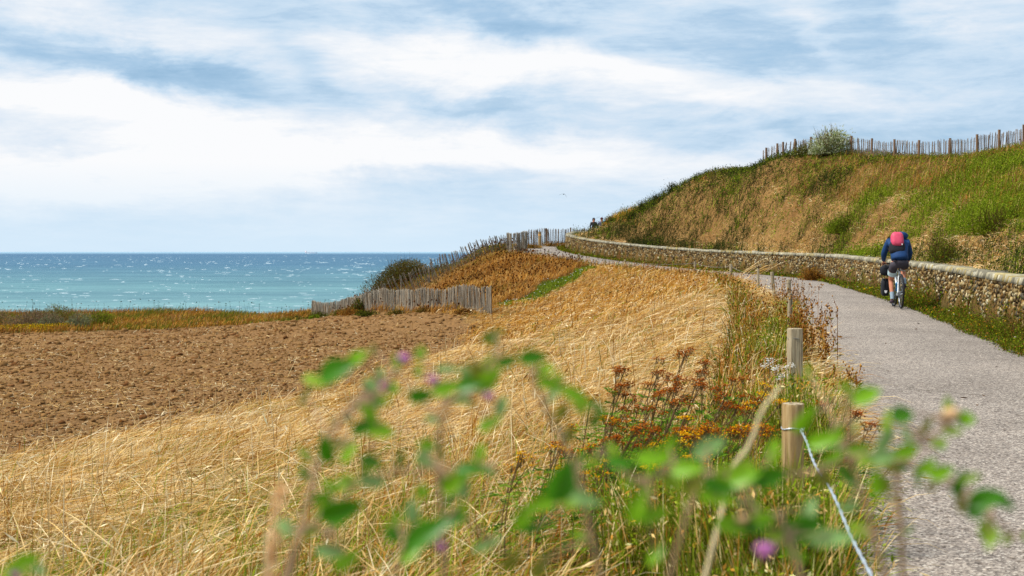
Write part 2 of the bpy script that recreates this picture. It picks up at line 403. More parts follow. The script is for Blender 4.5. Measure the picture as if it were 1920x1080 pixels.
def ground_mesh():
    ny, nx = GX.shape; V = np.stack([GX.ravel(), GY.ravel(), GZ.ravel()], 1)
    idx = np.arange(ny*nx).reshape(ny, nx)
    q = np.stack([idx[:-1, :-1], idx[:-1, 1:], idx[1:, 1:], idx[1:, :-1]], -1).reshape(-1, 4)
    z = zone(GX.ravel(), GY.ravel()); x, y = GX.ravel(), GY.ravel()
    n = fbm(x, y, .6, 21)[:, None]; col = np.zeros((len(x), 3))
    tabl = {0: (SOIL, SOIL*1.1), 1: (STRAWG, STRAWG*.75), 2: (RUSTG, STRAWG*.7), 3: (GREENG, GREENG*1.3), 4: (GREENG*.7, RUSTG*.7), 5: (RUSTG, GREENG),
            6: (STRAWG, RUSTG*.8), 7: (GREENG*.6, RUSTG*.6), 8: (GREENG*.5, RUSTG*.5), 9: (GREENG, RUSTG)}
    for k, (a, b) in tabl.items():
        s = z == k; col[s] = a+(b-a)*n[s]
    m = bpy.data.materials.new('soil'); m.use_nodes = True; t = NT(m.node_tree); p = t.n['Principled BSDF']
    at = t.node('ShaderNodeAttribute', attribute_name='Col'); tc = t.node('ShaderNodeTexCoord').outputs['Object']
    f = t.noise(tc, 9, 8, .7); f2 = t.noise(tc, 55, 4, .7)
    mul = t.ramp(f, [(0.3, (.45, .42, .40, 1)), (.5, (1, 1, 1, 1)), (.7, (1.4, 1.38, 1.3, 1))])
    mul2 = t.ramp(f2, [(0.3, (.65, .65, .65, 1)), (.7, (1.25, 1.25, 1.25, 1))])
    t.l.new(t.mix(1, t.mix(1, at.outputs[0], mul, 'MULTIPLY'), mul2, 'MULTIPLY'), p.inputs['Base Color'])
    p.inputs['Roughness'].default_value = .95; p.inputs['Specular IOR Level'].default_value = .1
    b = t.node('ShaderNodeBump'); b.inputs['Strength'].default_value = 1; b.inputs['Distance'].default_value = .05
    t.l.new(t.m('ADD', f, t.m('MULTIPLY', f2, .4)), b.inputs['Height']); t.l.new(b.outputs[0], p.inputs['Normal'])
    o = raw_mesh('ground', V, q.ravel(), np.arange(len(q))*4, m, col=col, smooth=True)
    tag(o, kind='structure')
ground_mesh()

def offset_line(off):
    T = np.gradient(WL[:, :2], axis=0); T /= np.linalg.norm(T, axis=1)[:, None]
    Nn = np.stack([T[:, 1], -T[:, 0]], 1)     # points to the hill side
    return np.column_stack([WL[:, :2]+Nn*off, WL[:, 2]])
def path_mesh():
    offs = np.linspace(.62, 3.66, 9); rows = [offset_line(-o) for o in offs]
    V = []
    for k, (o, r) in enumerate(zip(offs, rows)):
        w = (vn(r[:, 0], r[:, 1], 1.5, 31+k)-.5)*.10 if k in (0, 8) else 0
        r = r.copy(); r[:, 2] += .03*math.sin(math.pi*(k/8)) + .004
        if k in (0, 8): r[:, 2] -= .012; r[:, 0] += w
        V.append(r)
    V = np.array(V); n = V.shape[1]; idx = np.arange(9*n).reshape(9, n)
    q = np.stack([idx[:-1, :-1], idx[1:, :-1], idx[1:, 1:], idx[:-1, 1:]], -1).reshape(-1, 4)[:, ::-1]
    m = bpy.data.materials.new('gravelly_asphalt'); m.use_nodes = True; t = NT(m.node_tree); p = t.n['Principled BSDF']
    tc = t.node('ShaderNodeTexCoord').outputs['Object']
    vc = t.node('ShaderNodeTexVoronoi'); t.l.new(tc, vc.inputs[0]); vc.inputs['Scale'].default_value = 85
    sp = t.node('ShaderNodeSeparateColor'); t.l.new(vc.outputs['Color'], sp.inputs[0])
    base = t.ramp(sp.outputs[0], [(0, lin4(96, 88, 84)), (.3, lin4(140, 132, 126)), (.62, lin4(176, 166, 158)), (.86, lin4(200, 190, 180)), (1, lin4(232, 226, 218))])
    vc2 = t.vor(tc, 38, out='Color'); sp2 = t.node('ShaderNodeSeparateColor'); t.l.new(vc2, sp2.inputs[0])
    chip = t.ramp(sp2.outputs[1], [(0.84, (1, 1, 1, 1)), (.9, (1.35, 1.33, 1.3, 1)), (.96, (.62, .58, .55, 1))], 'CONSTANT')
    big = t.ramp(t.noise(tc, .55, 6, .6), [(.28, (.80, .79, .78, 1)), (.5, (1, 1, 1, 1)), (.72, (1.12, 1.11, 1.09, 1))])
    fine = t.ramp(t.noise(tc, 6, 5, .6), [(.3, (.90, .90, .90, 1)), (.7, (1.07, 1.07, 1.07, 1))])
    c = t.mix(1, t.mix(1, t.mix(1, base, chip, 'MULTIPLY'), big, 'MULTIPLY'), fine, 'MULTIPLY')
    c = t.mix(1, c, (.61, .59, .56, 1), 'MULTIPLY')
    wear = t.node('ShaderNodeAttribute', attribute_name='Col'); c = t.mix(1, c, wear.outputs[0], 'MULTIPLY')
    cv_ = t.vor(t.mix(.12, tc, t.noise(tc, 1.3, 4, .6, out='Color')), .42, feature='DISTANCE_TO_EDGE'); crk = t.ramp(cv_, [(.0, (.45, .44, .42, 1)), (.006, (.95, .95, .95, 1)), (.02, (1, 1, 1, 1))])
    msk = t.ramp(t.noise(tc, .25, 3, .5), [(.52, (0, 0, 0, 1)), (.6, (.8, .8, .8, 1))]); c = t.mix(msk, c, t.mix(1, c, crk, 'MULTIPLY'))
    t.l.new(c, p.inputs['Base Color']); p.inputs['Roughness'].default_value = .9; p.inputs['Specular IOR Level'].default_value = .2
    b = t.node('ShaderNodeBump'); b.inputs['Strength'].default_value = .6; b.inputs['Distance'].default_value = .006
    t.l.new(vc.outputs['Distance'], b.inputs['Height']); t.l.new(b.outputs[0], p.inputs['Normal'])
    wl = np.array([.86, .97, 1.03, .965, 1.02, 1.03, .965, .99, .84])[:, None]*np.ones((1, n)); wl = wl*(.96+.08*vn(V[..., 0], V[..., 1], .8, 12)); wcol = np.stack([wl, wl*.992, wl*.98], -1).reshape(-1, 3)
    o = raw_mesh('path', V.reshape(-1, 3), q.ravel(), np.arange(len(q))*4, m, col=wcol, smooth=True); tag(o, kind='structure')
path_mesh()

def sea():
    SZ = -25.0
    m = bpy.data.materials.new('sea_water'); m.use_nodes = True; t = NT(m.node_tree); p = t.n['Principled BSDF']
    tc = t.node('ShaderNodeTexCoord').outputs['Object']
    sp = t.node('ShaderNodeSeparateXYZ'); t.l.new(tc, sp.inputs[0]); yy = sp.outputs[1]
    # shallow turquoise near the shore, deeper blue further out; palest far stop is horizon haze put into the colour
    sea_dist = t.m('MULTIPLY', t.m('LOGARITHM', t.m('MAXIMUM', yy, 100.0), 10.0), 1/4.5)
    base = t.ramp(sea_dist, [(.55, lin4(142, 184, 188, .60)), (.66, lin4(116, 164, 176, .56)), (.75, lin4(94, 142, 172, .53)), (.90, lin4(92, 136, 172, .53)), (1.0, lin4(150, 186, 208, .7))])
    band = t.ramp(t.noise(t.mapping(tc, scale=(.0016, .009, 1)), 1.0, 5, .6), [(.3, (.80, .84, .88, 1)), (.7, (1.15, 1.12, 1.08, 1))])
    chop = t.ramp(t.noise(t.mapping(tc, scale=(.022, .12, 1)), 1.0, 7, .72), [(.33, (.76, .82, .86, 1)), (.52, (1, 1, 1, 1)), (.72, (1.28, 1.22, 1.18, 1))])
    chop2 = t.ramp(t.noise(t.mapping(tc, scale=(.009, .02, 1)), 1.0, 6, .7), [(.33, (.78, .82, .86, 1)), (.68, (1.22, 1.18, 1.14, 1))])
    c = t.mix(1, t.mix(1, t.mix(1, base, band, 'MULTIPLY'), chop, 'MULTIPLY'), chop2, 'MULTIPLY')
    t.l.new(c, p.inputs['Base Color'])
    p.inputs['Roughness'].default_value = .6; p.inputs['IOR'].default_value = 1.2; p.inputs['Specular IOR Level'].default_value = .25
    b = t.node('ShaderNodeBump'); b.inputs['Strength'].default_value = 1; b.inputs['Distance'].default_value = 3.0
    t.l.new(t.noise(t.mapping(tc, scale=(.05, .12, 1)), 1.0, 5, .65), b.inputs['Height']); t.l.new(b.outputs[0], p.inputs['Normal'])
    X = np.array([-120000, -20000, -4000, 0, 4000, 20000, 120000.]); Y = np.array([-3000, 50, 400, 1200, 4000, 14000, 45000, 140000.])
    gx, gy = np.meshgrid(X, Y); V = np.stack([gx.ravel(), gy.ravel(), np.full(gx.size, SZ)], 1)
    idx = np.arange(gx.size).reshape(gx.shape)
    q = np.stack([idx[:-1, :-1], idx[:-1, 1:], idx[1:, 1:], idx[1:, :-1]], -1).reshape(-1, 4)
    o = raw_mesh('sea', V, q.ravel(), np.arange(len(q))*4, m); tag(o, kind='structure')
    # breaking crests: low foam ridges scattered over the water
    N = 1150; u = rng.random(N)
    dd = 480*np.exp(u*np.log(16)); px = rng.uniform(-80, 900, N)
    x = (px-960)/F*dd; y = dd
    keep = vn(x/dd*600, np.log(dd)*40, .11, 7) > .36; x, y, dd = x[keep], y[keep], dd[keep]; n = len(x)
    L = (rng.gamma(1.2, .62, n)+.2)*np.clip(dd/650, .8, 2.6)*1.15; Wd = L*rng.uniform(.2, .6, n)*np.clip(dd/900, .8, 1.6)+.25; H = .22*np.clip(dd/900, .6, 3)*rng.uniform(.5, 1.3, n)
    Vv = []; Ff = []
    ang = rng.normal(.05, .18, n)
    K = 6; tt = np.linspace(-1, 1, K)
    for s in range(3):
        pass
    pts = np.zeros((n, K, 3, 3))
    wob = rng.normal(0, .25, (n, K))
    for k in range(K):
        prof = (1-tt[k]**2)**.5
        for r, (dy, dz) in enumerate(((-.5, 0), (0, 1), (.5, 0))):
            lx = tt[k]*L; ly = (dy*prof+wob[:, k]*.5)*Wd
            pts[:, k, r, 0] = x+lx*np.cos(ang)-ly*np.sin(ang); pts[:, k, r, 1] = y+lx*np.sin(ang)+ly*np.cos(ang)
            pts[:, k, r, 2] = SZ+.02+dz*H*prof*(.6+.4*rng.random(n))
    V = pts.reshape(-1, 3); base = (np.arange(n)*K*3)[:, None]
    ql = []
    for k in range(K-1):
        for r in range(2): ql.append([k*3+r, (k+1)*3+r, (k+1)*3+r+1, k*3+r+1])
    q = (base[:, :, None]+np.array(ql)[None]).reshape(-1, 4)
    fm = mat_basic('foam', (.46, .56, .60), .9)
    o = raw_mesh('sea_foam', V, q.ravel(), np.arange(len(q))*4, fm, smooth=True)
    tag(o, 'white foam crests scattered over the blue green sea', 'foam', kind='stuff')
sea()

# ------------------------------------------------------------------ vegetation primitives (numpy, one mesh per kind of growth)
grass_mat = mat_plant('dry_grass_blades', .28); leaf_mat = mat_plant('green_leaves', .35, .7, 0); straw_mat = mat_plant('straw', .15)
class Veg:
    def __init__(s): s.V = []; s.L = []; s.T = []; s.C = []; s.n = 0
    def add(s, V, faces, col):
        """V (N,k,3); faces list of local tuples; col (N,k,3)"""
        N, k = V.shape[:2]
        if N == 0: return
        base = s.n+np.arange(N)*k
        for f in faces:
            s.L.append((base[:, None]+np.array(f)[None]).ravel().astype(np.int32)); s.T.append(np.full(N, len(f), np.int32))
        s.V.append(V.reshape(-1, 3).astype(np.float32)); s.C.append(np.clip(col, 0, 1).reshape(-1, 3).astype(np.float32)); s.n += N*k
    def blades(s, P, H, Wd, az, lean, c0, c1, curve=.35, head=None, roll=None):
        """P (N,3) feet; H length; lean angle from upright (rad); c0 foot colour c1 tip colour"""
        N = len(P); az = np.broadcast_to(az, N); lean = np.broadcast_to(lean, N); H = np.broadcast_to(H, N); Wd = np.broadcast_to(Wd, N)
        hx, hy = np.cos(az), np.sin(az)
        def d(a): return np.stack([np.sin(a)*hx, np.sin(a)*hy, np.cos(a)], 1)
        l0 = lean*(1-curve); l1 = lean*(1+curve*.6); l2 = lean*(1+curve*1.5)
        p1 = P+d(l0)*(H*.4)[:, None]; p2 = p1+d(l1)*(H*.35)[:, None]; p3 = p2+d(l2)*(H*.25)[:, None]
        r = rng.uniform(-1, 1, N) if roll is None else roll
        w = np.stack([-hy, hx, r*.8], 1); w /= np.linalg.norm(w, axis=1)[:, None]; w *= (Wd*.5)[:, None]
        V = np.stack([P-w, P+w, p1-w*.9, p1+w*.9, p2-w*.65, p2+w*.65, p3], 1)
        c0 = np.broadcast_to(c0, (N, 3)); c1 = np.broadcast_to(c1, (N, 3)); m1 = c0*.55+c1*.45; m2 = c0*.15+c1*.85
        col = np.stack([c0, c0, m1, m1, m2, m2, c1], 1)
        s.add(V, [(0, 1, 3, 2), (2, 3, 5, 4), (4, 5, 6)], col)
        return p3, d(l2)
    def leaves(s, P, d, L, Wd, col, fold=.25, tipc=None):
        N = len(P); d = d/np.linalg.norm(d, axis=1)[:, None]
        r = rng.normal(size=(N, 3)); w = np.cross(d, r); w /= np.linalg.norm(w, axis=1)[:, None]+1e-9
        nn = np.cross(w, d); L = np.broadcast_to(L, N)[:, None]; Wd = np.broadcast_to(Wd, N)[:, None]*.5
        mid = P+d*L*.45; V = np.stack([P, mid-w*Wd+nn*Wd*fold*2, P+d*L, mid+w*Wd+nn*Wd*fold*2], 1)
        c = np.broadcast_to(col, (N, 3)); t = c if tipc is None else np.broadcast_to(tipc, (N, 3))
        s.add(V, [(0, 1, 2), (0, 2, 3)], np.stack([c, c, t, c], 1))
    def lumps(s, P, r, col, sq=1.0):
        """small 6-point lumps (seed heads, clods, buttons)"""
        N = len(P); r = np.broadcast_to(r, N)[:, None]; j = lambda: rng.uniform(.65, 1.35, (N, 1))
        ex, ey, ez = [np.eye(3)[i][None] for i in range(3)]
        th = rng.uniform(0, 6.28, N); ex = np.stack([np.cos(th), np.sin(th), th*0], 1); ey = np.stack([-np.sin(th), np.cos(th), rng.normal(0, .2, N)], 1)
        V = np.stack([P+ex*r*j(), P+ey*r*j(), P-ex*r*j(), P-ey*r*j(), P+ez*r*sq*j(), P-ez*r*sq*j()], 1)
        c = np.broadcast_to(col, (N, 3)); s.add(V, [(0,1,4),(1,2,4),(2,3,4),(3,0,4),(1,0,5),(2,1,5),(3,2,5),(0,3,5)], np.repeat(c[:, None], 6, 1))
    def clods(s, P, r, col):
        """irregular 14-point lumps of earth"""
        base = np.array([(1,0,0),(.5,.87,0),(-.5,.87,0),(-1,0,0),(-.5,-.87,0),(.5,-.87,0),(.55,.3,.6),(-.1,.62,.6),(-.6,-.05,.6),(-.05,-.6,.6),(.4,-.3,.65),(0,0,.85),(0,0,-.5)])
        F_ = [(0,1,6),(1,7,6),(1,2,7),(2,8,7),(2,3,8),(3,4,8),(4,9,8),(4,5,9),(5,10,9),(5,0,10),(0,6,10),(6,7,11),(7,8,11),(8,9,11),(9,10,11),(10,6,11),
              (1,0,12),(2,1,12),(3,2,12),(4,3,12),(5,4,12),(0,5,12)]
        N = len(P); B = base[None]*rng.uniform(.6, 1.4, (N, 13, 1)); th = rng.uniform(0, 6.28, N); c, s_ = np.cos(th)[:, None], np.sin(th)[:, None]
        sx = rng.uniform(.7, 1.5, (N, 1)); x = B[..., 0]*sx; y = B[..., 1]; r = np.broadcast_to(r, N)[:, None]
        V = np.stack([(x*c-y*s_)*r, (x*s_+y*c)*r, B[..., 2]*r*rng.uniform(.5, 1.1, (N, 1))], -1)+P[:, None]
        s.add(V, F_, np.repeat(np.broadcast_to(col, (N, 3))[:, None], 13, 1))
    def build(s, name, mat, parent=None, smooth=False):
        T = np.concatenate(s.T); st = np.concatenate([[0], np.cumsum(T)[:-1]])
        return raw_mesh(name, np.concatenate(s.V), np.concatenate(s.L), st, mat, parent, np.concatenate(s.C), smooth)

def scatter(y0, y1, dens, xpad=2.0, pxr=(-60, 1980)):
    """random ground points inside the view wedge widened by xpad metres, Y in y0..y1, dens per m2"""
    xa0 = (pxr[0]-960)/F; xa1 = (pxr[1]-960)/F
    lo = min(xa0*y0, xa0*y1)-xpad; hi = max(xa1*y0, xa1*y1)+xpad
    n = int((hi-lo)*(y1-y0)*dens); x = rng.uniform(lo, hi, n); y = rng.uniform(y0, y1, n)
    k = (x > xa0*y-xpad) & (x < xa1*y+xpad); return x[k], y[k]
def pal(n, cols, w=None):
    cols = np.array(cols); k = rng.choice(len(cols), n, p=None if w is None else np.array(w)/np.sum(w))
    return cols[k]*rng.uniform(.78, 1.22, (n, 1))

G_ = 1.0
straw = [lin(242, 214, 156, .92), lin(230, 192, 122, .86), lin(210, 164, 90, .80), lin(251, 234, 192, .96), lin(174, 114, 48, .66)]
gold = [lin(214, 154, 64, .74), lin(196, 132, 46, .68), lin(228, 178, 88, .78), lin(164, 104, 34, .62)]
rust = [lin(178, 116, 50, .66), lin(156, 96, 40, .6), lin(200, 142, 72, .7), lin(126, 78, 34, .55)]
purpl = [lin(186, 142, 100, .66), lin(170, 122, 84, .6), lin(160, 110, 62, .6), lin(198, 156, 110, .7)]
green = [lin(122, 136, 30, .66), lin(102, 122, 26, .6), lin(146, 152, 44, .66), lin(88, 106, 24, .56)]
bright = [lin(142, 164, 34, .78), lin(122, 150, 32, .72), lin(164, 178, 60, .8), lin(108, 132, 30, .66)]
olive = [lin(134, 128, 52, .6), lin(116, 112, 44, .55), lin(150, 138, 66, .6), lin(96, 98, 44, .5)]
dark = [lin(62, 78, 34, .55), lin(74, 84, 40, .55), lin(54, 64, 32, .5), lin(90, 92, 48, .55)]

def wind(x, y, base=.45, spread=.5):
    return base + (fbm(x, y, .35, 41)-.5)*2.2 + rng.normal(0, spread, len(x))

def field():
    v = Veg()
    for y0, y1, dn, r0 in ((12, 20, 240, .014), (20, 32, 130, .018), (32, 48, 60, .024), (48, 70, 24.0, .033)):
        x, y = scatter(y0, y1, dn, 2.5, (-60, 1000)); k = zone(x, y) == 0; x, y = x[k], y[k]
        dn2 = fbm(x, y, .8, 51); k = rng.random(len(x)) < .25+dn2*1.1; x, y = x[k], y[k]
        r = r0*rng.lognormal(0, .50, len(x)); P = np.stack([x, y, zat(x, y)+r*.12], 1)
        v.clods(P, r, pal(len(x), [SOIL*1.0, SOIL*.8, SOIL*1.15, lin(132, 90, 54, .7)]))
    o = v.build('soil_clods', straw_mat, smooth=False); tag(o, 'brown clods of earth covering the tilled field', 'soil', kind='stuff')
    v = Veg()
    for y0, y1, dn, L, wd in ((12, 20, 170, .085, .0050), (20, 32, 85, .09, .0072), (32, 48, 36, .10, .010), (48, 70, 15, .11, .014)):
        x, y = scatter(y0, y1, dn, 2.5, (-60, 1000)); k = zone(x, y) == 0; x, y = x[k], y[k]
        m = fbm(x, y, .5, 61); rowy = vn(x*.35, y*1.1, 1, 63)
        k = rng.random(len(x)) < .10+1.5*np.clip(m-.30, 0, 1)+.5*np.clip(rowy-.5, 0, 1); x, y = x[k], y[k]; n = len(x)
        Ln = L*rng.lognormal(0, .5, n)
        P = np.stack([x, y, zat(x, y)+rng.uniform(.004, .05, n)], 1)
        up = rng.random(n) < .06
        el = np.where(up, rng.uniform(.3, 1.3, n), rng.normal(.02, .12, n)); az = rng.uniform(0, 6.28, n)
        d = np.stack([np.cos(az)*np.cos(el), np.sin(az)*np.cos(el), np.sin(el)], 1)
        w = np.stack([-np.sin(az), np.cos(az), rng.uniform(-.6, .6, n)], 1)*(wd*.5)
        Q = P+d*Ln[:, None]; V = np.stack([P-w, P+w, Q+w, Q-w], 1)
        c = pal(n, straw[:4])*.80; v.add(V, [(0, 1, 2, 3)], np.repeat(c[:, None], 4, 1))
    o = v.build('straw_litter', straw_mat); tag(o, 'pale cut straw strewn over the tilled field', 'straw', kind='stuff')
field()

def tufts(x, y, per, rad):
    """expand clump centres to blade feet"""
    n = len(x); X = np.repeat(x, per)+rng.normal(0, rad, n*per); Y = np.repeat(y, per)+rng.normal(0, rad, n*per)
    return X, Y
def slope_grass():
    v = Veg(); hd = Veg()
    bands = [(3.2, 6, 2300, .40, .0042), (6, 9, 1700, .42, .0045), (9, 14, 1100, .42, .006), (14, 22, 520, .42, .0085), (22, 34, 240, .42, .013), (34, 62, 95, .40, .020)]
    for y0, y1, dn, h, wd in bands:
        x, y = scatter(y0, y1, dn*G_, 1.2); zz = zone(x, y); D = dat(x, y)
        edge = (zz == 0) & (zone(x+.45, y-.3) == 1) & (rng.random(len(x)) < .35)
        k = (zz == 1) | edge | ((zz == 4) & (rng.random(len(x)) < .35+.5*sstep(8, 11, y))); x, y = x[k], y[k]; n = len(x)
        # clumps: pull the feet together
        cx = np.round(x/.16)*.16; cy = np.round(y/.16)*.16; jx = (vn(cx, cy, 7.1, 3)-.5)*.2
        x = x+(cx+jx-x)*.45; y = y+(cy+jx-y)*.45
        P = np.stack([x, y, zat(x, y)-.01], 1)
        g = fbm(x, y, .75, 71); g2 = fbm(x, y, 1.8, 75)
        near = sstep(12, 6, y); upper = sstep(26, 44, y)
        side = sstep(.0, 3.0, x-y*.10)
        gm = (g > .53-.15*near) & (rng.random(n) < .30+.30*near) | (rng.random(n) < .07+.15*near)
        lean = np.clip(rng.normal(1.27, .20, n)-.12*upper+.1*g2, .5, 1.5)
        H = np.minimum(h*rng.lognormal(0, .30, n)*(.75+.6*g2)*(1+.15*near), .8)
        az = wind(x, y, .35, .42)
        stiff = rng.random(n) < .02+.07*near; lean = np.where(stiff, rng.uniform(.1, .8, n), lean); az = np.where(stiff, rng.uniform(0, 6.28, n), az)
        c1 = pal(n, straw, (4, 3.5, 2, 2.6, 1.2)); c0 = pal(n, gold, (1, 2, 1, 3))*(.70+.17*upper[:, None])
        dk = (g2 > .55)[:, None]; c1 = np.where(dk & (rng.random((n, 1)) < .35), pal(n, gold), c1)
        c1 = np.where(gm[:, None], pal(n, olive[:2]+green[:3]+bright[:1])*(1.15+.55*near[:, None]), c1); c0 = np.where(gm[:, None], pal(n, green), c0)
        rr = (upper > .3) & (rng.random(n) < upper*.5); c1 = np.where(rr[:, None], pal(n, gold), c1)
        H = np.where(gm, H*.7, H); H = H*(1-.65*sstep(-.1, .7, x)*sstep(6.5, 4.8, y)); c1 = c1*(.75+.5*fbm(x, y, 2.6, 79))[:, None]
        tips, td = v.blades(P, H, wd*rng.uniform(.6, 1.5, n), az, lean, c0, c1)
        # feathery ears on some of the dry stems
        e = (rng.random(n) < .16) & ~gm; m = e.sum()
        if m: v.leaves(tips[e]-td[e]*.02, td[e]+rng.normal(0, .15, (m, 3)), h*.16*rng.uniform(.6, 1.5, m), wd*rng.uniform(1.6, 3.0, m), pal(m, straw, (4, 2, 1, 4, 1)), .1)
        # dark seed heads standing over the far part of the slope
        if y1 > 22:
            s = (rng.random(n) < .06*sstep(28, 42, y)*(.5+g2)); m = s.sum()
            if m:
                Pp = P[s]; Hh = rng.uniform(.35, .65, m); t2, _ = v.blades(Pp, Hh, .010, az[s], np.full(m, .25), pal(m, rust), pal(m, rust)*.8)
                hd.lumps(t2, rng.uniform(.010, .019, m), pal(m, [lin(96, 58, 30, .6), lin(70, 42, 24, .6), lin(120, 78, 40, .6)]), 1.3)
    # knee-high stray stalks close to the camera, longer and paler
    x, y = scatter(3.0, 10, 46, 1.0, (-60, 1350)); k = zone(x, y) == 1; x, y = x[k], y[k]; n = len(x)
    P = np.stack([x, y, zat(x, y)], 1)
    t2, td = v.blades(P, rng.uniform(.45, .85, n), rng.uniform(.004, .0085, n), rng.uniform(0, 6.28, n), rng.uniform(.9, 1.5, n), pal(n, straw[:3]), pal(n, straw[:4]), .15)
    o = v.build('dry_grass', grass_mat); tag(o, 'windswept golden dry grass on the slope beside the field', 'grass', kind='stuff')
    o = hd.build('seed_heads', grass_mat); tag(o, 'small dark seed heads dotting the upper grass slope', 'seed heads', kind='stuff')
slope_grass()

G2_ = lambda px, d: (W(px, d), d)
def mound_grass():
    v = Veg(); hd = Veg()
    x, y = scatter(50, 88, 120*G_, 1.0, (540, 1260)); zz = zone(x, y); k = (zz == 2) | (zz == 9); x, y, zz = x[k], y[k], zz[k]; n = len(x)
    P = np.stack([x, y, zat(x, y)-.01], 1); g = fbm(x, y, .55, 81); g2 = fbm(x, y, 1.3, 85)
    H = rng.uniform(.22, .5, n)*(.7+.6*g); fl_ = dist_line(x, y, np.array([G2_(p_, q_) for p_, q_ in ((952, 79.0), (915, 76.5), (880, 75.3), (845, 73.8), (800, 72), (750, 70.6), (700, 69.4), (670, 68.8))])+np.array([0, -.7])); H = H*(.3+.7*sstep(.5, 1.4, fl_)); lean = np.clip(rng.normal(.55, .25, n), .05, 1.2); az = wind(x, y, .2, .6)
    c1 = pal(n, rust[:3]+gold+straw[1:3]+[lin(206, 156, 84, .75)]); c0 = pal(n, rust)*.85
    crest = (y > 72+.25*x) | (zz == 9)
    gm = ((g > .60) & (rng.random(n) < .35)) | (crest & (rng.random(n) < .45)); c1 = np.where(gm[:, None], pal(n, olive+green), c1)
    v.blades(P, H, .026, az, lean, c0, c1)
    s = (rng.random(n) < .10) & (fl_ > 1.1); m = s.sum()
    t2, _ = v.blades(P[s], rng.uniform(.3, .62, m), .016, az[s], np.full(m, .2), pal(m, rust), pal(m, rust)*.7)
    hd.lumps(t2, rng.uniform(.02, .045, m), pal(m, [lin(104, 62, 30, .6), lin(76, 46, 26, .6), lin(140, 88, 40, .65)]), 1.3)
    # greenery running along the foot of the descending fence and down to the cliff
    x, y = scatter(54, 84, 60, 1.0, (540, 1000)); z2 = zone(x, y); ln = dist_line(x, y, np.array([(-.8, 79.5), (-3.2, 76.5), (-5.6, 74), (-8, 72)]))
    k = (ln < 1.3) & (z2 != 0); x, y = x[k], y[k]; n = len(x)
    v.leaves(np.stack([x, y, zat(x, y)+rng.uniform(.0, .35, n)], 1), rng.normal(size=(n, 3))+np.array([0, 0, .6]), .12, .06, pal(n, green+olive), .2)
    o = v.build('mound_grass', grass_mat); tag(o, 'rust brown dry grass covering the low mound', 'grass', kind='stuff')
    o = hd.build('weed_heads', grass_mat); tag(o, 'dark brown weed heads dotting the mound', 'seed heads', kind='stuff')
    # green track
    v = Veg(); x, y = scatter(50, 66, 300, 0, (900, 1260)); k = zone(x, y) == 3; x, y = x[k], y[k]; n = len(x)
    v.blades(np.stack([x, y, zat(x, y)], 1), rng.uniform(.06, .16, n), .025, rng.uniform(0, 6.28, n), rng.uniform(.2, 1., n), pal(n, green), pal(n, bright))
    m = 60; i = rng.choice(n, m); v.lumps(np.stack([x[i], y[i], zat(x[i], y[i])+.14], 1), .03, np.tile([.75, .77, .72], (m, 1)), .5)
    o = v.build('green_turf', leaf_mat); tag(o, 'strip of short green grass beside the brown mound', 'grass', kind='stuff')
mound_grass()

def cliff_strip():
    v = Veg(); x, y = scatter(56, 90, 75*G_, 2.0, (-60, 1000)); k = zone(x, y) == 5; x, y = x[k], y[k]; n = len(x)
    P = np.stack([x, y, zat(x, y)-.01], 1); g = fbm(x, y, .4, 91); g2 = fbm(x, y, .9, 95)
    H = rng.uniform(.15, .45, n)*(.6+.8*g2); c1 = pal(n, rust+gold); gm = rng.random(n) < np.clip((g-.42)*4, .12, .85)
    pk = (g2 > .62) & (rng.random(n) < .4); c1 = np.where(pk[:, None], pal(n, purpl), c1)
    c1 = np.where(gm[:, None], pal(n, olive+green), c1)
    v.blades(P, H, .03, wind(x, y, .2, .8), np.clip(rng.normal(.6, .3, n), .05, 1.3), c1*.7, c1)
    # isolated dry umbels along the cliff edge
    m = 120; x = rng.uniform(-33, -6, m); y = coast(x)-rng.uniform(.2, 3, m); P = np.stack([x, y, zat(x, y)], 1)
    t2, _ = v.blades(P, rng.uniform(.4, 1.0, m), .02, rng.uniform(0, 6.28, m), rng.uniform(0, .3, m), pal(m, rust)*.6, pal(m, dark))
    v.lumps(t2, rng.uniform(.03, .06, m), pal(m, dark+rust[3:]), .6)
    o = v.build('clifftop_grass', grass_mat); tag(o, 'mixed ochre and green rough grass between field and sea', 'grass', kind='stuff')
    # yellow flowers low in front of the cliff bushes
    v = Veg(); m = 900; x = W(rng.uniform(15, 112, m), 63.5); y = rng.uniform(62, 66, m); v.lumps(np.stack([x, y, zat(x, y)+rng.uniform(.12, .34, m)], 1), .035, pal(m, [lin(236, 190, 30, .8), lin(200, 170, 40, .7), lin(150, 140, 50, .6)]), .7)
    o = v.build('yellow_blossoms', leaf_mat); tag(o, 'band of yellow flowers below the cliff edge bushes', 'flowers', kind='stuff')
cliff_strip()

hill_green = [(1575, 425, 45, 2.0, 2.6, 1.0), (1760, 425, 36, 2.3, 3.0, 1.0), (1890, 372, 36.5, 2.8, 3.6, .95), (1800, 350, 43, 3.4, 3.5, .75), (1880, 300, 46, 2.5, 2.5, .7), (1690, 330, 51, 2.4, 2.2, .45), (1850, 410, 30.5, 1.8, 2.2, .9), (1660, 385, 47, 1.8, 2.0, .4)]
hill_dark = [(1240, 405, 70.5, 1.2, 3.2, 1.0), (1215, 380, 74, 1.2, 2.4, .7), (1370, 340, 66, 3.0, 2.0, .6), (1310, 400, 67, .8, 1.4, .7), (1400, 385, 61.5, 1.6, 1.0, .5), (1290, 345, 71, 1.6, 1.6, .6), (1205, 430, 71.5, .8, 1.4, 1.0), (1255, 440, 68.5, .9, 1.0, .8), (1190, 400, 75, .9, 1.6, .9), (1440, 330, 63, 1.4, 1.2, .6), (1560, 360, 57, 1.6, 1.2, .45)]
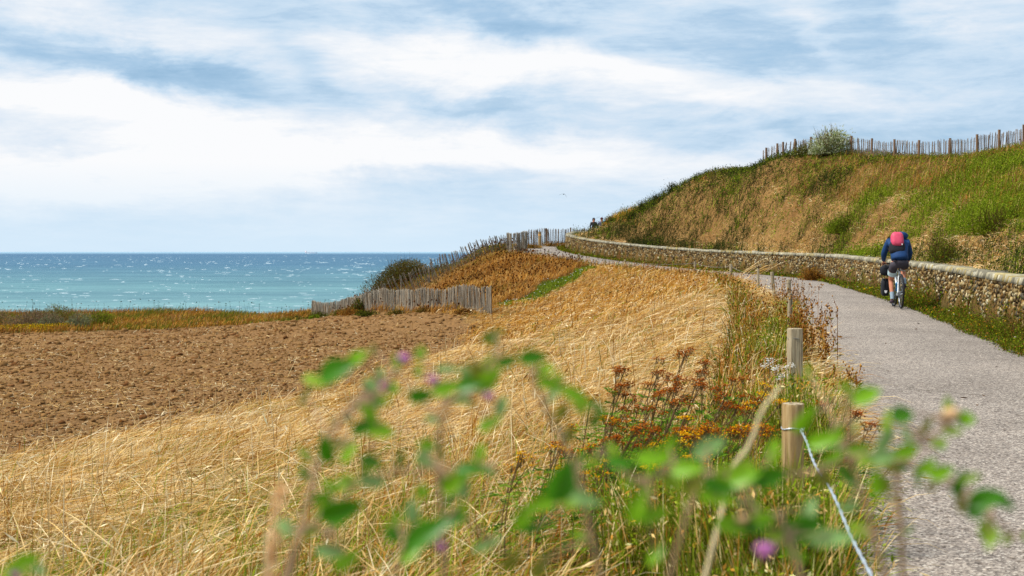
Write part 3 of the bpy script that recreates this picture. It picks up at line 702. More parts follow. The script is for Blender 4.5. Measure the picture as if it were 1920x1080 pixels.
def hill():
    v = Veg(); lf = Veg()
    bands = [(10, 16, 160, .012), (16, 27, 400, .0105), (27, 40, 250, .0135), (40, 56, 170, .017), (56, 88, 125, .022)]
    for y0, y1, dn, wd in bands:
        x, y = scatter(y0, y1, dn*G_, 2.2, (1100, 2000)); D = dat(x, y); k = (D > .25) & (y < 88); x, y, D = x[k], y[k], D[k]
        n = len(x); P_z = zat(x, y); hw_ = P_z-(np.interp(y, WL[:, 1][:170], WL[:, 2][:170])+WALL_H-.1); _s = 0; g = fbm(x, y, .33, 101); g2 = fbm(x, y, .95, 105)
        pw = (2.6+3.4*(g-.35)*2+1.0*sstep(24, 46, y)*sstep(66, 58, y)*2.0 - 2.4*sstep(60, 67, y))
        hw = P_z-(np.interp(y, WL[:, 1][:170], WL[:, 2][:170])+WALL_H-.1); gd = fbm(D*.9-_s*.0+y*.35, y*.25-D*.35, .8, 109); pale = (D < 2.0+2.6*gd) & (y < 64) | (hw < .32+2.4*np.clip(gd-.22, 0, 1)*sstep(20, 42, y)*(1-.75*sstep(60, 72, y))+.25)
        grn = np.zeros(n); drk = np.zeros(n)
        for px, py, d, rx, ry, w in hill_green: grn = np.maximum(grn, w*np.exp(-((x-W(px, d))/rx)**2-((y-d)/ry)**2))
        for px, py, d, rx, ry, w in hill_dark: drk = np.maximum(drk, w*np.exp(-((x-W(px, d))/rx)**2-((y-d)/ry)**2))
        grn = grn*np.where(y < 42, sstep(.25, .95, hw_-.1), 1.0); isg = rng.random(n) < np.clip(grn*1.6+(g2-.5)*2.6-.42+.30*sstep(.9, 2.0, hw), .02+.20*sstep(.4, 1.2, hw), .82)
        isd = (rng.random(n) < np.clip(drk*2.8+(g2-.5)*2.4+.05*sstep(.6, 1.6, hw), 0, .9)) & ~isg
        pale &= ~isg & ~isd
        P = np.stack([x, y, zat(x, y)-.01], 1)
        H = np.where(pale, rng.uniform(.15, .4, n), rng.uniform(.35, .75, n)*(.6+.7*g2)); H = np.where(isg, H*.8, H); H = H*(1-.5*sstep(.55, 1.0, (P[:, 2])/4.2)*sstep(40, 48, y))
        az = np.where(pale, wind(x, y, -.5, .45), wind(x, y, .0, .6))+np.where(pale, math.pi*1.0*(rng.random(n) < .3), 0)
        lean = np.clip(np.where(pale, rng.normal(1.2, .2, n), rng.normal(.52, .28, n)), .05, 1.45)
        hue = fbm(x, y, .22, 111)[:, None]
        brn = np.where(hue > .52, pal(n, purpl[:2]+rust[:3]+gold[:1]+olive[:2]), np.where(hue > .43, pal(n, rust[:3]+gold[1:2]+olive+purpl[:1]), pal(n, rust[:2]+olive+green[:2]+dark[:1])))
        sp_ = rng.random((n, 1)); brn = np.where(sp_ < .09, pal(n, straw[1:3]), np.where(sp_ > .84, brn*.55, brn)); up = (D > 6) & (rng.random(n) < .22); brn = np.where(up[:, None], pal(n, olive), brn)
        far = (y > 74) & (D < 6); brn = np.where(far[:, None], pal(n, gold), brn)
        c1 = np.where(pale[:, None], pal(n, straw, (4, 4, 2, 3, .6))*1.06, brn); c1 = np.where(isg[:, None], pal(n, bright+green), c1); c1 = np.where(isd[:, None], pal(n, dark+olive[3:]), c1)
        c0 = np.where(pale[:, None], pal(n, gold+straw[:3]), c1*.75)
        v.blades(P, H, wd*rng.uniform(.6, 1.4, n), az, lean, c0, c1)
        # leafy growth in the green patches
        k = isg & (rng.random(n) < .9) | (isd & (rng.random(n) < .6)); m = k.sum()
        if m:
            for rep in range(3):
                Q = P[k]+np.stack([rng.normal(0, .06, m), rng.normal(0, .06, m), rng.uniform(.1, 1, m)*H[k]*1.05], 1)
                cc = np.where(isg[k][:, None], pal(m, bright+green[:2]), pal(m, dark)); lf.leaves(Q, rng.normal(size=(m, 3))+np.array([0, 0, .5]), wd*3.6, wd*2.0, cc, .2)
        # dark dry heads low on the pale band
        s = pale & (rng.random(n) < .010*(y < 30)+.002); m = s.sum(); Q = P[s]+np.stack([rng.normal(0, .02, m)]*2+[rng.uniform(.1, .35, m)], 1)
        v.lumps(Q, .022, pal(m, rust[3:]+dark), 1)
    o = v.build('hill_grass', grass_mat); tag(o, 'long brown and golden grass covering the hillside behind the wall', 'grass', kind='stuff')
    o = lf.build('hill_greenery', leaf_mat); tag(o, 'patches of leafy green growth over the grassy hillside', 'greenery', kind='stuff')
hill()

def verges():
    # left verge of the path: low green and brown weeds
    v = Veg()
    for y0, y1, dn, wd, sc in ((3.2, 9, 1900, .006, .85), (9, 16, 750, .010, 1.0), (16, 30, 300, .015, 1), (30, 75, 110, .024, .9)):
        x, y = scatter(y0, y1, dn*G_, .6, (900, 1900)); a = -dat(x, y); k = (a > 3.46+.25*sstep(12, 6, y)+.16*vn(x, y, 2.5, 5)) & (a < 4.55+.9*sstep(9.5, 7, y)) & (y < 78)
        k &= rng.random(len(x)) < np.clip(1.7-np.abs(a-4.0)*1.2, .15, 1); x, y = x[k], y[k]; a = a[k]; n = len(x)
        g = fbm(x, y, 1.1, 121); P = np.stack([x, y, zat(x, y)-.01], 1); gm = rng.random(n) < np.clip(.60+(g-.5)*2.2-.42*sstep(7, 13, y), .08, .9)
        c1 = np.where(gm[:, None], pal(n, green+bright[:2]+olive), pal(n, rust+gold)); sw = (rng.random(n) < .15+.25*sstep(9, 6, y))[:, None]; c1 = np.where(sw, pal(n, straw), c1*(1+.7*sstep(9, 6, y))[:, None]); H = rng.uniform(.12, .50, n)*sc*(.6+.9*g)*sstep(3.4, 4.3, a+.0)*1.15*(.30+.70*sstep(4.9, 7.5, y))
        v.blades(P, H, wd*rng.uniform(.6, 1.5, n), rng.uniform(0, 6.28, n), rng.uniform(.1, 1.2, n), c1*.85, c1)
        m = int(n*.55); i = rng.choice(n, m); Q = P[i]+np.stack([rng.normal(0, .03, m), rng.normal(0, .03, m), rng.uniform(.02, 1, m)*H[i]], 1)
        c2 = np.where(gm[i][:, None], pal(m, green+bright[:1]), pal(m, rust+olive))*(1+.5*sstep(9, 6, y[i]))[:, None]; v.leaves(Q, rng.normal(size=(m, 3))+np.array([0, 0, .4]), wd*3.4, wd*1.8, c2, .2)
    # stiff green grass tuft hanging over the path edge
    for tx, ty, rr, nn in ((1.55, 6.7, .13, 600), (1.66, 7.4, .12, 300), (1.28, 6.1, .15, 400), (1.1, 5.7, .15, 250), (1.95, 8.3, .12, 250)):
        x = tx+rng.normal(0, rr, nn); y = ty+rng.normal(0, rr, nn); P = np.stack([x, y, zat(x, y)], 1)
        c = pal(nn, green+bright[:2]+[lin(52, 92, 44, .6)]+rust[:1]); v.blades(P, rng.uniform(.16, .34, nn), .007, rng.uniform(-1.2, 2.2, nn), rng.uniform(.3, 1.25, nn), c*.6, c)
    o = v.build('verge_weeds', leaf_mat); tag(o, 'green and brown weeds along the open edge of the path', 'weeds', kind='stuff')
    # wall foot growth
    v = Veg(); fl = Veg()
    for y0, y1, dn, wd in ((5, 24, 900, .011), (24, 40, 420, .017), (40, 90, 170, .027)):
        x, y = scatter(y0, y1, dn*G_, 2.6, (1000, 2080)); a = -dat(x, y); g = fbm(x, y, .8, 131); k = (a > .05) & (a < .52+.30*g+.12*sstep(40, 16, y)); x, y, a, g = x[k], y[k], a[k], g[k]; n = len(x)
        tall = .10+.95*np.clip(g-.35, 0, 1)*sstep(44, 24, y)*(.3+1.4*vn(x, y, 4.0, 77))+.10*g; H = rng.uniform(.35, 1.1, n)*tall*(1.25-a)
        P = np.stack([x, y, zat(x, y)+0.0*a], 1); gm = rng.random(n) < .75-.5*np.clip(H-.15, 0, 1)
        c1 = np.where(gm[:, None], pal(n, green+dark[:1]+bright[:2]), pal(n, rust+olive)); v.blades(P, H, wd*rng.uniform(.25, .7, n), rng.uniform(0, 6.28, n), rng.uniform(.05, .8, n), c1*.8, c1)
        m = int(n*2.2); i = rng.choice(n, m); Q = P[i]+np.stack([rng.normal(0, .05, m), rng.normal(0, .05, m), rng.uniform(.02, 1, m)*H[i]], 1)
        c2 = np.where((rng.random(m) < .7-Q[:, 2]*0)[:, None], pal(m, green+dark[1:2]+bright[:1]), pal(m, rust+olive)); v.leaves(Q, rng.normal(size=(m, 3))+np.array([0, 0, .4]), wd*3, wd*1.7, c2, .2)
        s = rng.random(n) < .010*(y < 40)+.002; m = s.sum(); fl.lumps(P[s]+np.stack([rng.normal(0, .04, m), rng.normal(-.03, .04, m), H[s]*rng.uniform(.7, 1.25, m)], 1), rng.uniform(.012, .024, m)*np.clip(y[s]/24, .8, 1.5), pal(m, [lin(246, 206, 30, .85), lin(238, 180, 24, .8), lin(230, 226, 190, .8)], (5, 2, 1.5)), .5)
    o = v.build('wall_foot_weeds', leaf_mat); tag(o, 'tangle of weeds growing along the foot of the stone wall', 'weeds', kind='stuff')
    o = fl.build('yellow_wildflowers', leaf_mat); tag(o, 'yellow wildflowers dotting the weeds against the wall', 'flowers', kind='stuff')
verges()
# ------------------------------------------------------------------ the stone wall
def attr_stone(name, rough=.9, bump=.4, sc=30):
    m = bpy.data.materials.new(name); m.use_nodes = True; t = NT(m.node_tree); p = t.n['Principled BSDF']
    a = t.node('ShaderNodeAttribute', attribute_name='Col'); tc = t.node('ShaderNodeTexCoord').outputs['Object']
    f = t.ramp(t.noise(tc, sc*.5, 6, .65), [(.3, (.68, .66, .62, 1)), (.5, (1, 1, 1, 1)), (.72, (1.22, 1.2, 1.12, 1))])
    t.l.new(t.mix(1, a.outputs[0], f, 'MULTIPLY'), p.inputs['Base Color']); p.inputs['Roughness'].default_value = rough
    p.inputs['Specular IOR Level'].default_value = .15
    b = t.node('ShaderNodeBump'); b.inputs['Strength'].default_value = bump; b.inputs['Distance'].default_value = .01
    t.l.new(t.noise(tc, sc*2, 5, .6), b.inputs['Height']); t.l.new(b.outputs[0], p.inputs['Normal'])
    return m
def frame_at(s):
    k = np.clip(np.searchsorted(WS, s)-1, 0, len(WS)-2); t = (s-WS[k])/_sl[k]
    P = WL[k]+(WL[k+1]-WL[k])*t[:, None]; T = _seg[k]/_sl[k][:, None]; Nn = np.stack([T[:, 1], -T[:, 0]], 1); return P, T, Nn
def stone_wall():
    root = empty('stone_wall', (float(WL[20, 0]), float(WL[20, 1]), 0), 'long low rubble stone wall with pale slab coping curving beside the path', 'wall')
    root.location = (0, 0, 0)
    sm = attr_stone('rubble_stone'); cmt = attr_stone('coping_stone', bump=.6)
    s0, s1 = 6.0, WS[-1]-1
    n = int((s1-s0)/.5); ss = np.linspace(s0, s1, n); P, T, Nn = frame_at(ss)
    prof = [(-.02, -.5), (-.02, WALL_H-.07), (.36, WALL_H-.07), (.36, -.5)]
    V = np.array([[(P[i, 0]+Nn[i, 0]*o, P[i, 1]+Nn[i, 1]*o, P[i, 2]+h) for o, h in prof] for i in range(n)]).reshape(-1, 3)
    idx = np.arange(n*4).reshape(n, 4); q = []
    for k in range(3): q.append(np.stack([idx[:-1, k], idx[:-1, k+1], idx[1:, k+1], idx[1:, k]], 1))
    q = np.concatenate(q); core_col = np.tile(lin(112, 90, 58, .7), (len(V), 1))
    # rubble stones bedded in the face, real lumps a few centimetres proud of the mortar
    v = Veg(); v.add(V[None], [tuple(f) for f in q], core_col[None])
    rows = 11; rh = (WALL_H-.08)/rows
    for r in range(rows):
        st = np.cumsum(rng.uniform(.04, .10, int((s1-s0)/.065))); st = st[st < s1-s0]+s0; m = len(st)
        P, T, Nn = frame_at(st); h = (r+.5)*rh+rng.normal(0, rh*.22, m); keep = rng.random(m) > .06
        a = rng.uniform(.015, .036, m); b = rng.uniform(.034, .062, m); dpt = rng.uniform(.018, .055, m)
        ang = rng.normal(.35, .45, m)      # most stones lean in their courses
        ring = np.linspace(0, 2*math.pi, 7)[:-1]
        R_ = rng.uniform(.7, 1.25, (m, 6)); u = np.cos(ring)[None]*R_*a[:, None]; w = np.sin(ring)[None]*R_*b[:, None]*1.2
        uu = u*np.cos(ang)[:, None]-w*np.sin(ang)[:, None]; ww = u*np.sin(ang)[:, None]+w*np.cos(ang)[:, None]
        def pt(U, Wv, D_): return np.stack([P[:, None, 0]+T[:, None, 0]*U-Nn[:, None, 0]*D_, P[:, None, 1]+T[:, None, 1]*U-Nn[:, None, 1]*D_, P[:, None, 2]+h[:, None]+Wv], -1)
        A = pt(uu, ww, np.full((m, 1), .01)); B = pt(uu*.78, ww*.78, (dpt*.8+.02)[:, None]*np.ones((1, 6))); Cc = pt(np.zeros((m, 1)), np.zeros((m, 1)), (dpt+.028)[:, None])
        VV = np.concatenate([A, B, Cc], 1)[keep]
        fc = []
        for k in range(6): k2 = (k+1) % 6; fc += [(k, k2, 6+k2, 6+k), (6+k, 6+k2, 12)]
        stc = pal(keep.sum(), [lin(184, 162, 116, .74), lin(160, 134, 88, .72), lin(202, 188, 150, .78), lin(130, 106, 68, .65), lin(118, 110, 94, .62), lin(152, 116, 66, .66), lin(88, 70, 46, .55), lin(218, 206, 174, .82)], (2.5, 3, 1.4, 3.4, 2, 3, 3, .6))
        v.add(VV, fc, np.repeat(stc[:, None], 13, 1))
    v.build('masonry', sm, root)
    # coping: thin slabs set on edge, leaning along the wall
    v = Veg(); st = np.cumsum(rng.uniform(.05, .13, int((s1-s0)/.09))); st = st[st < s1-s0]+s0; m = len(st); P, T, Nn = frame_at(st)
    th = np.append(np.diff(st), .08)*.5*.93; lean = rng.normal(.28, .10, m); hgt = rng.normal(.098, .012, m); o0 = rng.uniform(-.085, -.05, m); o1 = rng.uniform(.40, .44, m)
    sk = rng.normal(.16, .025, m)        # slabs lie slightly skewed across the wall
    pts = []
    for zz, hz_ in ((0, -.085), (1, 1)):
        for sgn, oo in ((-1, o0), (1, o0), (1, o1), (-1, o1)):
            off = oo if zz == 0 else oo*1.0+(.035 if oo is o0 else -.035)
            hh = np.full(m, WALL_H-.085) if zz == 0 else WALL_H-.085+hgt*(1.0 if oo is o0 else .93)+rng.normal(0, .006, m)
            al = sgn*th*(1 if zz == 0 else .82)+lean*.06*zz+(sk if oo is o1 else 0)
            pts.append(np.stack([P[:, 0]+T[:, 0]*al+Nn[:, 0]*off, P[:, 1]+T[:, 1]*al+Nn[:, 1]*off, P[:, 2]+hh], 1))
    V = np.stack(pts, 1); cc = pal(m, [lin(200, 192, 166, .56), lin(184, 176, 150, .54), lin(214, 208, 186, .58), lin(166, 160, 140, .52), lin(196, 188, 158, .58), lin(138, 132, 116, .45)], (4, 4, 2, 2, 1, 1))
    lich = ((vn(P[:, 0], P[:, 1], .6, 66) > .6)&(rng.random(m) < .35))[:, None]; cc = np.where(lich, cc*np.array([1.0, .88, .55]), cc)
    v.add(V, [(0,3,2,1), (4,5,6,7), (0,1,5,4), (1,2,6,5), (2,3,7,6), (3,0,4,7)], np.repeat(cc[:, None], 8, 1)); v.build('coping', cmt, root)
stone_wall()

# ------------------------------------------------------------------ weathered timber
def wood_mat(name, cols, sc=1.0, rough=.85):
    m = bpy.data.materials.new(name); m.use_nodes = True; t = NT(m.node_tree); p = t.n['Principled BSDF']
    tc = t.node('ShaderNodeTexCoord').outputs['Object']
    g = t.noise(t.mapping(tc, scale=(60*sc, 60*sc, 4*sc)), 1.0, 6, .65, .3)
    c = t.ramp(g, [(.25, cols[0]), (.5, cols[1]), (.75, cols[2])])
    a = t.node('ShaderNodeAttribute', attribute_name='Col'); c = t.mix(1, c, a.outputs[0], 'MULTIPLY')
    crk = t.ramp(t.noise(t.mapping(tc, scale=(38*sc, 38*sc, 1.6*sc), loc=(5, 2, 1)), 1.0, 3, .5), [(.40, (.28, .24, .2, 1)), (.45, (1, 1, 1, 1))])
    c = t.mix(.8, c, t.mix(1, c, crk, 'MULTIPLY'))
    t.l.new(c, p.inputs['Base Color']); p.inputs['Roughness'].default_value = rough; p.inputs['Specular IOR Level'].default_value = .15
    b = t.node('ShaderNodeBump'); b.inputs['Strength'].default_value = .5; b.inputs['Distance'].default_value = .006
    t.l.new(g, b.inputs['Height']); t.l.new(b.outputs[0], p.inputs['Normal'])
    return m
post_m = wood_mat('weathered_post', [lin4(104, 88, 68), lin4(164, 148, 120), lin4(196, 182, 154)])
fresh_m = wood_mat('yellowed_post', [lin4(108, 86, 56), lin4(166, 138, 94), lin4(200, 178, 136)])
pale_m = wood_mat('chestnut_paling', [lin4(84, 76, 66), lin4(140, 130, 114), lin4(178, 168, 150)], .6)
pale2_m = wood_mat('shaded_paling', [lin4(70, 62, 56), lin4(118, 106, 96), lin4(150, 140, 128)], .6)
brown_m = wood_mat('brown_fence_post', [lin4(84, 62, 46), lin4(126, 100, 78), lin4(150, 126, 102)], .6)
wire_m = mat_basic('galvanised_wire', lin(186, 196, 204), .45, .6, (40, .15)); dwire_m = mat_basic('dull_wire', lin(130, 126, 116), .6, .5)

POSTS = [  # px, top py, depth, width, square?, lean(x,y), label
 (1487, 757, 5.3, .090, False, (0, 0), 'stout round post with wire stapled round its pale sawn top, nearest of the path posts', True),
 (1490.5, 616, 9.2, .098, True, (.0, 0), 'squared grey post with a dark crack beside the path edge, behind the orange tansy', False),
 (1481, 550, 16.5, .066, False, (0, 0), 'grey post half sunk in dry weeds beyond the squared cracked post', False),
 (1479, 524, 24.5, .085, False, (0, 0), 'pale round post in front of the path bend, amid brown weeds', False),
 (1453, 510, 31, .085, False, (-.10, 0), 'grey post leaning leftwards at the bend of the path', False),
 (1421, 504.5, 37.5, .075, False, (.02, 0), 'thin grey post left of the leaning one, beside arching dry stems', False),
 (1370, 495, 46, .095, False, (.02, 0), 'short light grey post standing before the wall, right of two wired posts', False),
 (1303, 490, 52.5, .095, False, (.0, 0), 'short grey post with wires on both sides, halfway along the distant wall', False),
 (1171, 487, 60.5, .10, False, (.05, 0), 'weathered post beside the top end of the green turf strip', False),
 (1085, 477, 70, .10, False, (.12, 0), 'small post tilting over where the path narrows above the brown mound', False),
 (978, 463, 78, .13, False, (0, 0), 'tiny pale post at the path opening by the rolled paling corner', False),
]
post_xyz = []
def posts():
    for i, (px, ty, d, w, sq, (lx, ly), lab, near) in enumerate(POSTS):
        x = W(px, d); zt = Zp(ty, d); zg = zat1(x, d); H = max(.35, zt-zg)
        o = empty('wooden_post', (x, d, zg), lab, 'post', 'short wooden posts along the path')
        b = MB(); n = 20; r = w/2; zs = [-.15, 0, H*.4, H*.8, H-.012, H]
        V = []
        for k, z in enumerate(zs):
            rr = r*(1.03 if k < 3 else 1.0)*(.95 if k == 5 else 1)
            for a in range(n):
                t = 2*math.pi*a/n
                if sq: c, s = math.cos(t), math.sin(t); q = 1/max(abs(c), abs(s)); q = min(q, 1.28); px_, py_ = c*q*rr, s*q*rr
                else: q = 1+.03*math.sin(3*t+i)+.015*math.sin(7*t); px_, py_ = math.cos(t)*rr*q, math.sin(t)*rr*q
                V.append((px_+lx*z, py_+ly*z, z))
        Fc = [(k*n+a, k*n+(a+1) % n, (k+1)*n+(a+1) % n, (k+1)*n+a) for k in range(len(zs)-1) for a in range(n)]
        b.add(V, Fc, (.9, .9, .9) if near else (.92, .93, .93)); b.build('shaft', fresh_m if near else post_m, o, usecol=True)
        c = MB(); V = [(v[0], v[1], v[2]+.0005) for v in V[-n:]]+[(lx*H, ly*H, H+.004)]; c.add(V, [(a, (a+1) % n, n) for a in range(n)], (1.12, 1.12, 1.12))
        c.build('sawn_top', post_m, o, smooth=False, usecol=True)
        top = (x+lx*(H-.07), d-r*.9, zg+H-.07-(.03 if near else 0))
        s = MB(); zc = H-.07-(.03 if near else 0)
        ring = [(math.cos(2*math.pi*k/20)*r*1.045+lx*zc, math.sin(2*math.pi*k/20)*r*1.045, zc+.004*math.sin(k)) for k in range(20)]
        s.tube(ring, .0022 if near else .003, 6, closed=True)
        if near: s.tube([(r*.55, -r*.92, zc+.004), (r*.7, -r*1.2, zc-.006), (r*.35, -r*1.25, zc-.012), (r*.5, -r*.95, zc+.002)], .0022, 6)
        s.build('wire_loop', wire_m if near else dwire_m, o)
        post_xyz.append(top)
posts()
def wires():
    def strand(a, b, name, label, sag, r, twisted, m):
        a, b = Vector(a), Vector(b); n = 24; pts = [a.lerp(b, k/(n-1))+Vector((0, 0, -sag*4*(k/(n-1))*(1-k/(n-1)))) for k in range(n)]
        w = MB()
        if twisted:
            L = (b-a).length; N = 260; t = (b-a).normalized(); u = t.cross(Vector((0, 0, 1))).normalized(); v = t.cross(u)
            for ph in (0, math.pi):
                q = []
                for k in range(N):
                    f = k/(N-1); p = a.lerp(b, f)+Vector((0, 0, -sag*4*f*(1-f))); an = ph+f*L*34+.5*math.sin(f*9)
                    p += Vector((.004*math.sin(f*23+1), 0, .004*math.sin(f*31)))
                    q.append(p+(u*math.cos(an)+v*math.sin(an))*r*.95)
                w.tube(q, r, 6)
        else: w.tube(pts, r, 5)
        o = w.build(name, m); tag(o, label, 'wire', 'wires strung between the path posts'); return o
    p = post_xyz
    strand((p[0][0]+.012, p[0][1]-.03, p[0][2]), (.52, .7, -.83), 'twisted_wire', 'bright twisted fence wire running from the nearest post down the path edge', .0, .0026, True, wire_m)
    for i, lab in ((6, 'thin wire sagging between the two short posts halfway along the wall'), (7, 'long thin wire strung from the turf strip post to the halfway post'), (8, 'thin wire between the tilted small post and the turf strip post'), (9, 'faint wire from the tilted small post to the path opening')):
        strand(p[i], p[i+1], 'thin_wire', lab, .10, .007, False, dwire_m)
    strand(p[5], p[6], 'thin_wire', 'thin wire stretched behind the arching dry stems', .12, .006, False, dwire_m)
wires()

# ------------------------------------------------------------------ chestnut paling fences
def paling_fence(name, label, pts, hts, pitch, lean, m, post_at=(), post_h=1.25, post_w=.10, pm=None, thick=.034, sink=.1, jit=.035, gap=0.0, group='chestnut paling fences'):
    """pts: ground polyline (x, y); hts: paling height at each; every fence is one thing with palings, wires and posts"""
    P = np.array(pts, float); d = np.concatenate([[0], np.cumsum(np.linalg.norm(np.diff(P, axis=0), axis=1))])
    root = empty(name, (0, 0, 0), label, 'fence', group)
    at = lambda s: (np.interp(s, d, P[:, 0]), np.interp(s, d, P[:, 1]))
    b = MB(); s = 0; top_pts = {.25: [], .8: []}; k = 0; ph = random.uniform(0, 9)
    while s < d[-1]:
        x, y = at(s); x2, y2 = at(min(s+.05, d[-1])); x0, y0 = at(max(0, s-.05)); t = Vector((x2-x0, y2-y0, 0)).normalized()
        H = float(np.interp(s, d, hts))*(1+.03*math.sin(s*2.2+ph)+random.uniform(-jit, jit)); zg = zat1(x, y)
        w = thick*random.uniform(.65, 1.25); le = lean+.12*math.sin(s*.9+ph)*.5+random.gauss(0, .035)
        if not (gap and math.sin(s*1.7+ph) > 1-gap and random.random() < .7):
            yaw = math.atan2(t.y, t.x)+random.uniform(-.3, .3); rot = Matrix.Rotation(yaw, 3, 'Z') @ Matrix.Rotation(le, 3, 'Y') @ Matrix.Rotation(random.gauss(0, .03), 3, 'X')
            c = random.uniform(.62, 1.18); wr = random.uniform(.92, 1.1)
            hl = H+sink; ax = rot @ Vector((0, 0, 1))
            # split stake: three-sided-ish billet with pointed top
            q = [Vector((-w/2, -w*.28, 0)), Vector((w/2, -w*.22, 0)), Vector((w*.3, w*.34, 0)), Vector((-w*.35, w*.3, 0))]
            bend = random.gauss(0, .012)
            V = []
            for f in (0, .5, .95): V += [rot @ (v*(1 if f < .9 else .9)+Vector((bend*math.sin(f*3.1), 0, f*hl))) for v in q]
            V += [rot @ Vector((0, 0, hl))]; base = Vector((x, y, zg-sink)); Fc = []
            for j in range(2):
                for a in range(4): Fc.append((j*4+a, j*4+(a+1) % 4, (j+1)*4+(a+1) % 4, (j+1)*4+a))
            for a in range(4): Fc.append((8+a, 8+(a+1) % 4, 12))
            b.add([v+base for v in V], Fc, (c*wr, c, c/wr))
        for f in top_pts:
            p = Vector((x, y, zg))+Vector((t.x, t.y, 0))*math.sin(le)*H*f+Vector((0, 0, H*f)); p += Vector((-t.y, t.x, 0))*(thick*.5*(-1)**k); top_pts[f].append(p)
        s += pitch*random.uniform(.75, 1.25); k += 1
    b.build('palings', m, root, smooth=False, usecol=True)
    for f, q in top_pts.items():
        w = MB(); w.tube(q, .005, 4); w.build('wire', dwire_m, root)
    for sp, hh in post_at:
        x, y = at(sp*d[-1]); zg = zat1(x, y); tt = random.gauss(0, .02)
        w = MB(); w.tube([(x, y, zg-.2), (x+tt*.5, y-.06, zg+hh*.5), (x+tt, y-.06, zg+hh)], [post_w/2*1.05, post_w/2, post_w/2*.94], 12, (1, 1, 1)); w.build('post', pm or brown_m, root, usecol=True)
    return root
G2 = lambda px, d: (W(px, d), d)
paling_fence('paling_fence', 'weathered grey paling fence with wavy top standing between field and brown mound',
    [G2(921, 51), G2(880, 52.2), G2(830, 54), G2(775, 56.5), G2(745, 59), G2(700, 61.5), G2(684, 62.5), G2(655, 65.5), G2(620, 68), G2(585, 70.5)],
    [1.12, 1.05, .95, .98, .98, .98, .98, .9, .88, .9], .040, .05, pale_m, [(.0, 1.15), (.33, 1.0), (.62, 1.0), (1.0, .9)], 1.1, .07, pale_m, thick=.042, jit=.05)
paling_fence('paling_fence', 'old leaning paling fence running downhill behind the brown mound',
    [G2(952, 79.0), G2(915, 76.5), G2(880, 75.3), G2(845, 73.8), G2(800, 72), G2(750, 70.6), G2(700, 69.4), G2(670, 68.8)],
    [1.0, 1.05, 1.05, 1.12, 1.2, 1.2, 1.15, 1.0], .135, .42, pale_m, [(.30, .9), (.62, .95), (.78, 1.0), (.92, 1.0)], .8, .07, pale_m, thick=.052, jit=.10)
paling_fence('paling_fence', 'tight curl of upright grey palings at the path opening',
    [G2(951, 78.2), G2(953, 77.4), G2(958, 76.9), G2(968, 76.8), G2(978, 77.1), G2(987, 77.9), G2(988, 78.8)],
    [1.15, 1.2, 1.22, 1.24, 1.26, 1.27, 1.2], .042, .0, pale_m, [(.02, 1.1), (.5, 1.2), (.99, 1.25)], 1.2, .07, pale_m, thick=.045, jit=.02)
paling_fence('paling_fence', 'dark paling fence against the sky where the path bends away',
    [G2(990, 84), G2(1010, 85.5), G2(1035, 87), G2(1060, 88), G2(1085, 89.5), G2(1100, 91.5), G2(1112, 95)],
    [1.2, 1.2, 1.18, 1.15, 1.1, 1.05, 1.0], .085, .03, pale2_m, [(.22, 1.2), (.45, 1.2), (.66, 1.1), (.85, 1.1)], 1.1, .11, brown_m, thick=.042, jit=.05)
hp = [(1430, 65.2), (1460, 64.6), (1500, 63.8), (1560, 62.8), (1610, 61.2), (1660, 58.6), (1720, 56.8), (1780, 55), (1840, 52.8), (1900, 50.8), (1960, 49), (2060, 46.5)]
dd_ = [sum(math.dist(G2(*hp[j]), G2(*hp[j+1])) for j in range(i)) for i in range(len(hp))]
ppx = [1436, 1458, 1468, 1490, 1520, 1556, 1596, 1634, 1677, 1722, 1780, 1832, 1873, 1919, 1975, 2030]
paling_fence('paling_fence', 'long blue grey paling fence with brown posts along the top of the hill',
    [G2(*q) for q in hp], [.72, .75, .78, .8, .8, .85, .88, .9, .9, .86, .85, .85], .088, .03, pale2_m,
    [(float(np.interp(p, [q[0] for q in hp], dd_)/dd_[-1]), float(np.interp(p, [1430, 1600, 1800, 2060], [.78, .88, .98, .95]))) for p in ppx], 1.25, .115, brown_m, thick=.036, jit=.06)
o = empty('marker_post', (W(1012, 82), 82, zat1(W(1012, 82), 82)), 'tall round post with pale band standing in the verge at the far bend', 'post')
b = MB(); b.tube([(0, 0, -.2), (0, 0, .8), (0, 0, 1.12)], [.10, .095, .09], 14, (1, 1, 1)); b.build('shaft', fresh_m, o, usecol=True)
b = MB(); b.tube([(0, 0, .86), (0, 0, .96)], [.099, .098], 14, (1, 1, 1)); b.build('band', mat_basic('band_paint', lin(214, 160, 90), .6), o)

